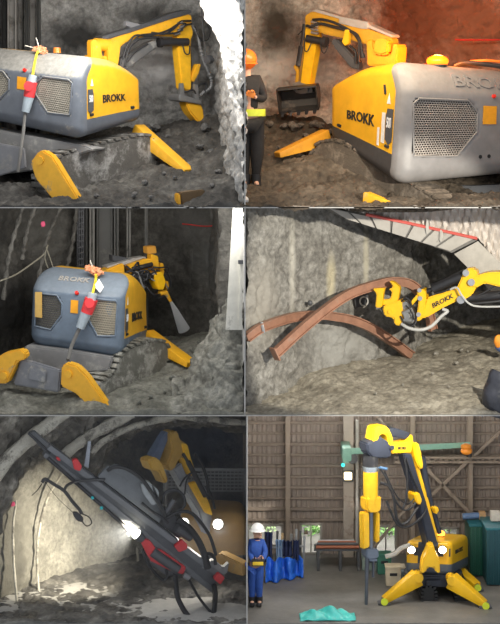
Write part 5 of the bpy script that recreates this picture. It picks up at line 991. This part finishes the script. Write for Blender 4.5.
# steel frame
COLM = paint('column_steel', (.33, .265, .21), .6, .1, dirt=.3, dirt_col=(.20, .155, .12), scale=1)
COLW = paint('pale_column_steel', (.44, .38, .32), .6, .1, dirt=.35, dirt_col=(.26, .20, .16), scale=1)
for x0, x1, mm in ((285.5, 290, COLM), (343.5, 353.5, COLW), (410.5, 415, COLM), (468.5, 473, COLM)):
    a, b_ = P(x0, 500, YW-.3), P(x1, 500, YW-.3); w = b_.x-a.x; cx = (a.x+b_.x)/2; top = 4.16
    k = MB().box((cx, YW-.2, top/2+.01), (w*.25, .18, top-.02), .004); k.box((cx, YW-.3, top/2+.01), (w, .03, top-.02), .006); k.box((cx, YW-.1, top/2+.01), (w, .03, top-.02), .006); struct('trim_10', k, mm)
for (a, b_, w) in (((421, 463), (471, 514), .075), ((470, 459), (427, 499), .075), ((500, 431), (473, 457), .07), ((376, 415), (392, 434), .05), ((409, 505), (374, 547), .06), ((445, 489), (471, 515), .05)):
    struct('trim_11', MB().beam(P(*a, YW-.36), P(*b_, YW-.36), w, w, bev=.008), COLM)
m = MB(); m.beam(P(394, 457.5, YW-.42), P(505, 457.5, YW-.42), .06, .05, bev=.006); m.beam(P(394, 462, YW-.42), P(505, 462, YW-.42), .06, .05, bev=.006)
for i in range(18): m.beam(P(396+i*6, 457.5 if i % 2 else 462, YW-.42), P(402+i*6, 462 if i % 2 else 457.5, YW-.42), .025, .025, bev=0)
struct('trim_12', m, COLM)
q_ = P(357, 420, YW-.35); dr = MB().tube([Vector((q_.x, q_.y, .02)), q_], .035, 8, 0); tag(obj('drain_pipe', dr, paint('pale_pipe', (.50, .47, .43), .5)), 'pale vertical pipe beside the wide steel column', 'pipe')
# jib crane
jb = thing('jib_crane', P(405, 452, YW-.9), 'long pale green crane jib across the shed wall with an orange hoist', 'crane')
JG = paint('pale_green_paint', (.22, .42, .33), .5, dirt=.1, dirt_col=(.3, .33, .28))
m = MB().hexa([P(344, 455, 4.0), P(470, 447.5, 4.2), P(470, 447.5, 4.35), P(344, 455, 4.15), P(344, 448.5, 4.0), P(470, 442, 4.2), P(470, 442, 4.35), P(344, 448.5, 4.15)], .012); obj('jib', m, JG, jb)
obj('trolley_bracket', MB().box(P(346, 452, 4.45), (.2, .92, .3), .02), JG, jb); m = MB().ball(P(466, 446.5, 3.95), .10, 1.2, 1, .7, 3); m.ball(P(466.5, 451, 3.95), .11, 1.2, 1, .8, 3); obj('hoist', m, paint('hoist_orange', (.80, .28, .03), .4), jb); obj('hook_block', MB().cyl(P(469, 451, 3.95), P(469, 457, 3.95), .06), BLK(), jb)
obj('reel', MB().cyl(P(352.5, 458.5, 4.0), P(352.5, 458.5, 4.1), .12), BLK(), jb)
wl = thing('wall_lamp', P(348, 480, 4.7), 'square lit lamp on the wide pale column', 'lamp'); obj('housing', MB().box(P(348, 476, 4.82), (.24, .1, .24), .02), DGR(), wl); obj('lens', MB().box(P(348, 476, 4.75), (.17, .05, .17), .02), glow('warm_lamp', (1, .80, .45), 7), wl)
tl = MB().ball(P(343, 465, 4.87), .045); tag(obj('signal_lamp', tl, glow('teal_lamp', (.05, .8, .7), 1.5)), 'tiny teal signal lamp left of the lit wall lamp', 'lamp')

# robot
rb = thing('demolition_robot', P(433, 600, 2.0), 'bright yellow demolition robot on four spread outriggers, holding a rock splitter upright', 'demolition robot')
PY = paint('bright_clean_yellow', (.90, .55, .008), .32, dirt=.03, vary=.05)
NAV = paint('navy_black_steel', (.025, .03, .045), .4, vary=.2)
cb = corners((405, 574, 406, 540, 1.7), (451, 576, 452, 542, 1.6), (424, 562, 425, 531, 3.4), (469, 567, 469, 534, 3.2))
Bc = Body(cb, dims=(1.8, 1.1, .8), r=.12, drop=.0, cham=.05)
def part6(f, u, v, w): return 'skirt' if w < .34 or f == 'bottom' else ('front_panel' if f == 'front' and .30 < v < .72 else 'hood')
sh = Bc.shell(part6, fine=30)
obj('hood', sh['hood'], PY, rb); obj('skirt', sh['skirt'], paint('slate_skirt', (.10, .12, .15), .45), rb); obj('front_panel', sh['front_panel'], NAV, rb)
for v0, v1 in ((.02, .30), (.72, .98)):
    m = MB(); q = [(v0, .56), (v1, .56), (v1, .80), (v0, .80)]; m.add([Bc.at(1, v, w, .003) for v, w in q]+[Bc.at(1, v, w, .012) for v, w in q], [(0, 1, 2, 3), (4, 5, 6, 7), (0, 1, 5, 4), (1, 2, 6, 5), (2, 3, 7, 6), (3, 0, 4, 7)]); obj('lamp_recess', m, NAV, rb, smooth=False)
obj('lettering', letters('BROKK', lambda p, q, o: Bc.at(.80-.42*p, 0, .60+.12*q, o), .01, .02), paint('black_lettering', (.02, .02, .02), .5), rb, smooth=False)
for x, y in ((411.5, 550), (442.5, 550)):
    c = P(x, y, 1.56); obj('headlight', MB().cyl(c+Vector((0, .1, 0)), c, .08, .09), DGR(), rb); obj('headlight_lens', MB().ball(c, .075, 1, .5, 1, 3), glow('white_headlight', (1, .95, .84), 16), rb)
c = P(441, 535, 2.5); obj('beacon_base', MB().cyl(c+Vector((0, 0, -.12)), c, .07), BLK(), rb); obj('beacon_lamp', MB().ball(c+Vector((0, 0, .03)), .085, 1, 1, .8, 3), glow('small_orange_beacon', (1, .36, .04), 4), rb)
m = MB(); m.cyl(P(433, 571, 2.2), P(433, 578, 2.2), .62, .60, 28); obj('turntable', m, NAV, rb)
pb = PL(400, 1.5, 470, 1.5)
m = MB(); m.prism([(418, 576), (449, 576), (449, 588), (418, 588)], pb, .9, -.5, .03); m.prism([(426, 580), (441, 580), (441, 586), (426, 586)], pb, .05, .0, .01); obj('undercarriage', m, NAV, rb)
for x0, x1 in ((419, 430), (452, 463)):
    track(rb, [(x0, 582), (x0+2, 577), (x1-2, 577), (x1, 582), (x1, 592), (x1-2, 596), (x0+2, 596), (x0, 592)], PL(x0, 2.3, x1+.2, 2.305), 1.7, paint('black_track', (.03, .03, .03), .6), 0, 8)
PADM = paint('grey_foot', (.09, .09, .10), .5)
for (a, b_, Ya, Yb, pd) in (((418, 577), (384, 600), 1.5, 1.30, (383, 602.5)), ((451, 580), (485, 604), 1.4, 1.06, (486, 606.5)), ((455, 572), (477, 586), 3.0, 2.3, (478, 588.5)), ((428, 568), (410, 580), 3.2, 3.0, (407, 577))):
    if pd[0] == 407: a, b_, pd = (420, 572), (404, 578), (404, 576.5)
    m = MB(); A, Bp = P(*a, Ya), P(*b_, Yb); m.beam(A, Bp, .24, .34, .20, .13, bev=.03); m.cyl(A+Vector((0, -.15, .02)), A+Vector((0, .15, .02)), .10); og = obj('outrigger', m, PY, rb)
    m = MB(); e = Vector((Bp.x, Bp.y, 0)); m.box((e.x, e.y, F6+.025), (.26, .24, .045), .015); m.cyl(Bp+Vector((0, -.13, .0)), Bp+Vector((0, .13, 0)), .055); obj('foot', m, PADM, og)
    obj('foot_marker', MB().cyl(Bp+Vector((0, -.135, .0)), Bp+Vector((0, -.15, 0)), .075), paint('neon_yellow', (.75, .85, .05), .4), og)
m = MB(); m.prism([(419, 569), (421, 556), (425, 548), (427, 541), (432, 541), (434, 548), (438, 556), (438.5, 569), (434, 568), (432, 563), (426, 563), (424, 568)], pb, .4, .15, .025); obj('arm_base', m, PY, rb)
pa = PL(365, .95, 435, 1.75)
m = MB(); m.prism([(398.5, 452), (407, 452), (412, 470), (421, 498), (434, 544), (424, 545), (413, 497)], pa, .26, .05, .02); obj('lower_boom', m, NAV, rb)
m = MB(); m.prism([(409, 452), (412, 453), (425, 497), (436, 540), (432.5, 541), (420, 497)], pa, .3, -.02, .015); obj('boom_side', m, PY, rb)
m = MB(); m.cyl(pa.pt(419, 458, .1), pa.pt(426, 495, .1), .07); m.cyl(pa.pt(424, 486, .1), pa.pt(437, 532, .1), .05); m.cyl(pa.pt(418.5, 456, .1), pa.pt(420.5, 466, .1), .085); obj('boom_cylinder', m, NAV, rb)
m = MB(); m.prism([(409, 441.6), (413, 441), (416, 452), (418, 464), (416.5, 468), (413.5, 466), (409.5, 455)], pa, .34, .05, .025); obj('knuckle', m, PY, rb)
m = MB(); m.prism([(408, 492), (413, 490), (416, 498), (414, 503), (410, 500)], pa, .3, .1, .02); obj('hose_clamp', m, PY, rb)
m = MB(); m.prism([(427, 505), (431, 504), (433, 508), (430, 512)], pa, .2, .15, .015); obj('hose_clamp', m, PY, rb)
m = MB(); m.prism([(388, 442), (396, 441.5), (404, 439.5), (406, 435.5), (409, 433), (410, 438), (409.5, 446), (407.5, 453), (404, 451.5), (388, 452.5)], pa, .28, 0, .025); obj('upper_arm', m, PY, rb)
obj('lettering', letters('BROKK', lambda p, q, o: pa.pt(394+8.5*p, 448.3-3.2*q, .14+o), .01, .02), paint('black_lettering', (.02, .02, .02), .5), rb, smooth=False)
m = MB(); m.prism([(385, 427.5), (392, 427), (408, 432), (408, 436), (404, 439), (390, 436), (387, 434)], pa, .22, -.02, .02); obj('arm_cylinder', m, NAV, rb)
m = MB(); m.prism([(369.5, 427), (372, 425.5), (381, 424), (385, 427.5), (388, 434), (389.5, 442), (388.5, 447), (385, 445), (384, 437), (382, 432.7), (376, 432.7), (373.5, 440), (368, 440)], pa, .3, .02, .025); obj('link', m, PY, rb)
sp = MB(); sp.prism([(362.5, 442), (368, 440), (375.4, 435.4), (381, 438), (387.7, 444), (387, 456), (380, 457), (368.6, 456.5), (363.5, 451)], pa, .34, 0, .03); pin(sp, pa, 387, 446, .05, .42); obj('tool_head', sp, NAV, rb)
ax_ = lambda y: pa.pt(370.5, y, .0)
m = MB(); m.cyl(ax_(455), ax_(466), .16); obj('rotator', m, BLK(), rb)
m = MB(); m.cyl(ax_(466), ax_(468.5), .165); m.cyl(ax_(468), ax_(471.5), .155); obj('collar', m, paint('chrome_collar', (.55, .62, .66), .25, .8), rb)
SY = paint('splitter_yellow', (.80, .46, .015), .38, dirt=.08, dirt_col=(.35, .26, .1))
m = MB(); m.cyl(ax_(471), ax_(503), .155, .15, 20); m.prism([(363.5, 497), (378, 495), (377.5, 509), (374, 511.5), (366.5, 511.5), (363.5, 508)], pa, .28, 0, .025); sb = obj('splitter_body', m, SY, rb)
m = MB(); m.prism([(360, 512), (367, 511), (367.5, 546), (361, 548.5)], pa, .16, .02, .02); m.prism([(374, 511), (377.8, 512), (377.5, 540), (374, 542)], pa, .16, .02, .02); obj('guide_bar', m, SY, sb)
m = MB(); m.cyl(ax_(511), ax_(549), .058); obj('splitter_rod', m, paint('blue_grey_steel', (.16, .19, .24), .35, .5), sb)
m = MB(); m.prism([(364, 548), (376, 548), (376.5, 556), (372, 558), (366, 558), (363.5, 555)], pa, .22, 0, .02); m.box(pa.pt(373, 559), (.16, .2, .05), .01); obj('wedge_holder', m, paint('blue_grey_steel', (.16, .19, .24), .35, .5), sb)
m = MB(); m.cyl(pa.pt(367.3, 556), pa.pt(366.2, 604.5), .045, .035); m.cyl(pa.pt(373.6, 556), pa.pt(373.2, 577), .035); obj('splitting_wedge', m, paint('dark_steel_rod', (.10, .11, .13), .4, .5), sb)
for pts, r in (([(378, 468, .1), (383, 478, .15), (390, 498, .2), (399, 508, .2), (408, 504, .2), (414, 496, .15)], .022), ([(378, 482, .1), (384, 484, .15), (388, 494, .2), (391, 514, .2), (395, 522, .2), (402, 520, .2), (408, 512, .2), (418, 500, .15)], .03), ([(382, 470, .1), (388, 486, .15), (394, 497, .2), (403, 502, .2), (411, 496, .15)], .016), ([(399, 455, .2), (402, 474, .2), (401, 496, .2), (397, 508, .2)], .024),
               ([(401, 456, .2), (407, 474, .2), (414, 490, .2)], .02), ([(384, 500, .1), (386, 508, .15), (393, 523, .2), (404, 524, .2), (419, 512, .2), (421, 500, .15)], .026), ([(393, 560, -.3), (400, 556, -.2), (404, 549, -.1), (410, 545, 0)], .05)):
    obj('hose', MB().tube(pa.pts(pts), r, 7), RUB() if r != .05 else paint('pale_hose', (.55, .52, .46), .5), rb)
obj('hose_coupling', MB().cyl(pa.pt(377, 466.5, .1), pa.pt(384, 468, .1), .03), paint('blue_fitting', (.10, .20, .35), .4), rb)

# worker with a white helmet and the remote control
Yw = 1.2; z0 = F6; p = lambda x, y, o=0: P(x, y, Yw+o); wk = thing('person', Vector((p(256, 580).x, Yw, z0)), 'person in blue workwear and white helmet holding a black and yellow remote control box', 'person')
fz = lambda x, o=0, h=.06: Vector((p(x, 590).x, Yw+o, z0+h))
J = {'pelvis': (p(255.5, 563), .145, .11), 'chest': (p(256, 546), .165, .12), 'neck': (p(257, 539.5), .06, .06), 'head0': (p(257.5, 536.5), .075, .085), 'head': (p(257.8, 531.5), .092, .105), 'shl': (p(251, 542.5), .075), 'shr': (p(262.3, 542.5), .075), 'elr': (p(265.3, 552.5, -.05), .055), 'wrr': (p(263.2, 559.5, -.30), .038), 'ell': (p(250.6, 553.5, -.05), .055), 'wrl': (p(252.5, 561.5, -.30), .038),
     'hpl': (p(252.6, 566), .10), 'hpr': (p(258.6, 566), .10), 'knl': (p(252.2, 580.5, -.03), .075), 'knr': (p(259, 580.5, -.03), .075), 'anl': (fz(252.2, 0, .09), .05), 'anr': (fz(259.2, 0, .09), .05), 'tol': (fz(252, -.14, .06), .04), 'tor': (fz(259.8, -.14, .06), .04)}
skin('body', J, E, SKINM(), wk)
BW = paint('blue_workwear', (.025, .085, .36), .75, vary=.25, scale=4, bump=.3)
skin('jacket', big(('pelvis', 'chest', 'shl', 'shr', 'elr', 'wrr', 'ell', 'wrl'), 1.25), [e for e in E if e in (('pelvis', 'chest'), ('chest', 'shl'), ('chest', 'shr'), ('shr', 'elr'), ('elr', 'wrr'), ('shl', 'ell'), ('ell', 'wrl'))], BW, wk)
skin('trousers', big(('pelvis', 'hpl', 'hpr', 'knl', 'knr', 'anl', 'anr'), 1.28), [('pelvis', 'hpl'), ('pelvis', 'hpr'), ('hpl', 'knl'), ('hpr', 'knr'), ('knl', 'anl'), ('knr', 'anr')], BW, wk)
hc = p(257.6, 529.6); m = MB(); vs = []; b_ = bmesh.new(); bmesh.ops.create_uvsphere(b_, u_segments=20, v_segments=12, radius=.150); bmesh.ops.delete(b_, geom=[v for v in b_.verts if v.co.z < -.01], context='VERTS')
for v in b_.verts: v.co = Vector((v.co.x*.95, v.co.y*1.08, v.co.z*.92))+hc
m.bm(b_); m.cyl(hc+Vector((0, -.03, -.012)), hc+Vector((0, -.03, .012)), .168, .15, 22); obj('helmet', m, paint('white_helmet', (.80, .81, .82), .3), wk)
hd = J['head'][0]; f = Vector((.35, -.94, 0)).normalized(); sd_ = Vector((f.y, -f.x, 0))
obj('nose', MB().tube([hd+f*.095+Vector((0, 0, .0)), hd+f*.125+Vector((0, 0, -.03)), hd+f*.10+Vector((0, 0, -.04))], .014, 6), SKINM(), wk)
for s_ in (-1, 1): obj('eye', MB().ball(hd+f*.092+sd_*.035*s_+Vector((0, 0, .01)), .012), paint('dark_eye', (.03, .02, .02), .3), wk); obj('ear', MB().ball(hd+sd_*.098*s_+Vector((0, .01, -.01)), .026, .5, 1, 1.3), SKINM(), wk)
obj('mouth', MB().tube([hd+f*.095+sd_*.022+Vector((0, 0, -.062)), hd+f*.102+Vector((0, 0, -.064)), hd+f*.095-sd_*.022+Vector((0, 0, -.062))], .006, 5), paint('lips', (.45, .18, .15), .5), wk)
for s_, k in ((1, 'r'), (-1, 'l')): hand(wk, J['wr'+k][0], (-.45*s_, -.75, .15), (0, -.2, 1), (-.6*s_, -.3, -.5), .19, SKINM())
for k in 'lr': a = J['an'+k][0]; obj('boot', MB().cyl(a+Vector((0, 0, -.04)), a+Vector((0, 0, .10)), .072, .078).beam(a+Vector((0, .09, -.03)), a+Vector((0, -.18, -.045)), .12, .11, .10, .07, bev=.03), BLK(), wk)
rc = thing('remote_control', p(258, 566, -.42), 'black and yellow remote control box in the hands of the worker', 'remote control'); c = p(258, 562.5, -.42)
obj('case', MB().box(c, (.27, .16, .13), .02), BLK(), rc); obj('side_panel', MB().box(c+Vector((0, -.085, 0)), (.22, .02, .07), .008), paint('remote_yellow', (.85, .58, .03), .4), rc)
for dx in (-.07, .07): obj('joystick', MB().cyl(c+Vector((dx, 0, .06)), c+Vector((dx, 0, .13)), .012), BLK(), rc)

# yard clutter
TB = paint('blue_sheet_plastic', (.02, .13, .62), .4, vary=.25)
def bl(s, t): px = 266+s*37; return Vector((P(px, 570, 2.9+.5*s).x, 2.9+.5*s+.12*math.sin(s*17)+.10*t*0+(1-t)*-.15, F6+.02+(.46-.06*s+.04*math.sin(s*23))*t))
mb = MB(); sheet(mb, bl, 60, 14, .05, 4, 3); o = obj('blue_sheet', mb, TB); tag(o, 'bright blue plastic sheet draped low over a rack beside the worker', 'sheet'); o.modifiers.new('thickness', 'SOLIDIFY').thickness = .012
rk = thing('pole_rack', P(285, 566, 3.6), 'rack of upright poles and boards behind the blue sheet', 'rack')
for i, (x, y0, hgt, mm) in enumerate(((268, 560, 535, paint('tan_board', (.45, .30, .15), .7)), (276, 560, 531, DGR()), (281, 560, 533, paint('tan_board', (.45, .30, .15), .7)), (290, 560, 534, STL()), (295, 560, 529, STL()), (299, 560, 531, DGR()), (303, 560, 536, STL()))):
    a = P(x, y0, 3.6+.1*(i % 2)); a.z = F6; b2 = P(x+1.5, hgt, 3.6); obj('pole', MB().beam(a, b2, .05, .05, bev=.006), mm, rk)
obj('cross_bar', MB().beam(P(266, 548, 3.55), P(304, 546, 3.55), .04, .05), STL(), rk)
def cloth(px0, px1, py0, py1, Y, mm, label):
    def fn(s, t): q = P(px0+(px1-px0)*s, py0+(py1-py0)*t, Y); q.y += .05*math.sin(s*14)+.03*math.sin(t*5); return q
    mb = MB(); sheet(mb, fn, 20, 14, .02, 3, px0); o = obj('hanging_cloth', mb, mm); tag(o, label, 'cloth'); o.modifiers.new('thickness', 'SOLIDIFY').thickness = .012
NVC = paint('navy_cloth', (.02, .03, .09), .8, vary=.3)
cloth(265, 272, 532, 562, 3.4, NVC, 'narrow navy cloth hanging on the rack next to the worker'); cloth(283, 292, 541, 556, 3.45, NVC, 'navy cloth hanging in the middle of the pole rack'); cloth(293, 299, 540, 560, 3.4, NVC, 'navy cloth hanging at the right end of the pole rack')
cloth(276, 283, 540, 566, 3.5, paint('pale_blue_cloth', (.25, .36, .52), .8), 'pale blue cloth hanging on the pole rack')
tbx = lambda name, px0, px1, py0, py1, Y, dp_, mm, label, cat, grp=None: tag(obj(name, MB().hexa([P(px0, py1, Y), P(px1, py1, Y), P(px1, py1, Y)+Vector((0, dp_, 0)), P(px0, py1, Y)+Vector((0, dp_, 0)), P(px0, py0, Y), P(px1, py0, Y), P(px1, py0, Y)+Vector((0, dp_, 0)), P(px0, py0, Y)+Vector((0, dp_, 0))], .02), mm), label, cat, grp)
st = thing('steel_rack', P(340, 570, 3.9), 'low rack stacked with dark steel bars along the shed wall', 'rack')
def gp(px, Y): v = P(px, 560, Y); v.z = F6; return v
for x in (318, 340, 358): obj('post', MB().box(gp(x, 4.0)+Vector((0, 0, .22)), (.06, .5, .44), .01), DGR(), st)
obj('shelf', MB().hexa([gp(314, 3.75)+Vector((0, 0, .44)), gp(360, 3.75)+Vector((0, 0, .44)), gp(360, 4.25)+Vector((0, 0, .44)), gp(314, 4.25)+Vector((0, 0, .44)), gp(314, 3.75)+Vector((0, 0, .48)), gp(360, 3.75)+Vector((0, 0, .48)), gp(360, 4.25)+Vector((0, 0, .48)), gp(314, 4.25)+Vector((0, 0, .48))], .01), DGR(), st)
for i in range(6): 
    a = gp(316+i*.6, 3.8+i*.07); b2 = gp(359-i, 3.8+i*.07); z = .52+.05*(i % 2)
    o = obj('steel_bar', MB().cyl(a+Vector((0, 0, z)), b2+Vector((0, 0, z)), .035), [paint('rusty_bar', (.35, .12, .06), .6), DGR(), STL()][i % 3]); tag(o, ['rust red', 'dark', 'bare grey'][i % 3]+' steel bar lying on the low rack by the shed wall', 'steel bar', ['rusty', 'dark', 'bare'][i % 3]+' bars on the rack')
def crate(px, Y, w, h, mm, label, nm='crate'):
    t = thing(nm, gp(px, Y), label, 'crate'); b0 = gp(px, Y); obj('body', MB().box(b0+Vector((0, 0, h/2+.01)), (w, .3, h), .015), mm, t)
    obj('rim', MB().box(b0+Vector((0, 0, h-.02)), (w+.03, .33, .05), .01), mm, t); m = MB(); m.box(b0+Vector((0, -.155, h*.62)), (w*.5, .012, h*.14), .003); obj('hand_slot', m, BLK(), t); return t
crate(393, 2.7, .32, .42, paint('beige_plastic', (.58, .50, .36), .5), 'beige plastic crate with dark hand slot standing left of the robot')
crate(398.5, 3.1, .26, .3, paint('cream_plastic', (.62, .56, .46), .5), 'cream crate partly behind the beige one beside the robot')
crate(384, 3.6, .3, .45, paint('green_bin', (.04, .16, .11), .5), 'dark green bin under the window between splitter and robot', 'bin')
crate(373, 3.9, .5, .35, paint('grey_green_box', (.20, .25, .22), .5), 'grey green box on the floor right of the steel rack', 'box')
crate(404, 2.95, .12, .26, paint('pale_blue_jug', (.35, .45, .55), .4), 'small pale blue container next to the cream crate', 'container')
# green containers at the right
GC = paint('dark_green_panel', (.012, .085, .055), .45, dirt=.1, dirt_col=(.05, .12, .1)); GC2 = paint('teal_panel', (.02, .14, .17), .45)
def cont(px0, px1, Y, h, mm, label, ribs):
    a, b2 = gp(px0, Y), gp(px1, Y); t = thing('container', (a+b2)/2, label, 'container'); obj('shell', MB().box((a+b2)/2+Vector((0, .5, h/2+.02)), (b2.x-a.x, 1.0, h), .02), mm, t)
    for i in range(ribs): x = a.x+(b2.x-a.x)*(i+.5)/ribs; obj('rib', MB().box((x, Y-.015, h/2+.02), (.03, .03, h-.1), .005), mm, t)
    obj('top_frame', MB().box((a+b2)/2+Vector((0, .5, h)), (b2.x-a.x+.04, 1.04, .05), .01), GC2, t)
cont(470, 486, 3.3, 1.12, GC, 'dark green steel container right of the robot', 4); cont(486.5, 512, 2.6, 1.22, paint('blue_green_panel', (.012, .07, .085), .45), 'blue green steel container at the right edge of the shed', 5)
rl = thing('pipe_bundle', P(470, 527, 3.6), 'blue wrapped roll lying on top of the dark green container', 'roll'); q = gp(474, 3.7); obj('roll', MB().cyl(q+Vector((-.25, 0, 1.22)), q+Vector((.2, 0, 1.25)), .07), paint('blue_wrap', (.12, .2, .36), .5), rl)
bx = gp(482, 3.7)+Vector((0, 0, 1.25)); tag(obj('carton', MB().box(bx, (.14, .2, .16), .01), paint('tan_carton', (.55, .33, .16), .8)), 'tan carton on top of the dark green container', 'box')
bx = gp(495, 3.2)+Vector((0, 0, 1.36)); tag(obj('carton', MB().box(bx, (.2, .2, .2), .01), paint('pale_carton', (.6, .55, .48), .8)), 'pale carton on top of the blue green container', 'box')
# turquoise sheet at the front edge
def tq(s, t): px = 300+s*56; return Vector((P(px, 622, .1).x, .10+.55*t, F6+.02+.16*math.sin(s*math.pi)*math.sin(t*math.pi)*(1+.35*math.sin(s*19+t*7))))
mb = MB(); sheet(mb, tq, 50, 20, .03, 4, 3); o = obj('turquoise_sheet', mb, paint('turquoise_plastic', (.06, .50, .45), .35, vary=.2)); tag(o, 'crumpled turquoise plastic sheet on the floor at the front edge', 'sheet'); o.modifiers.new('thickness', 'SOLIDIFY').thickness = .01
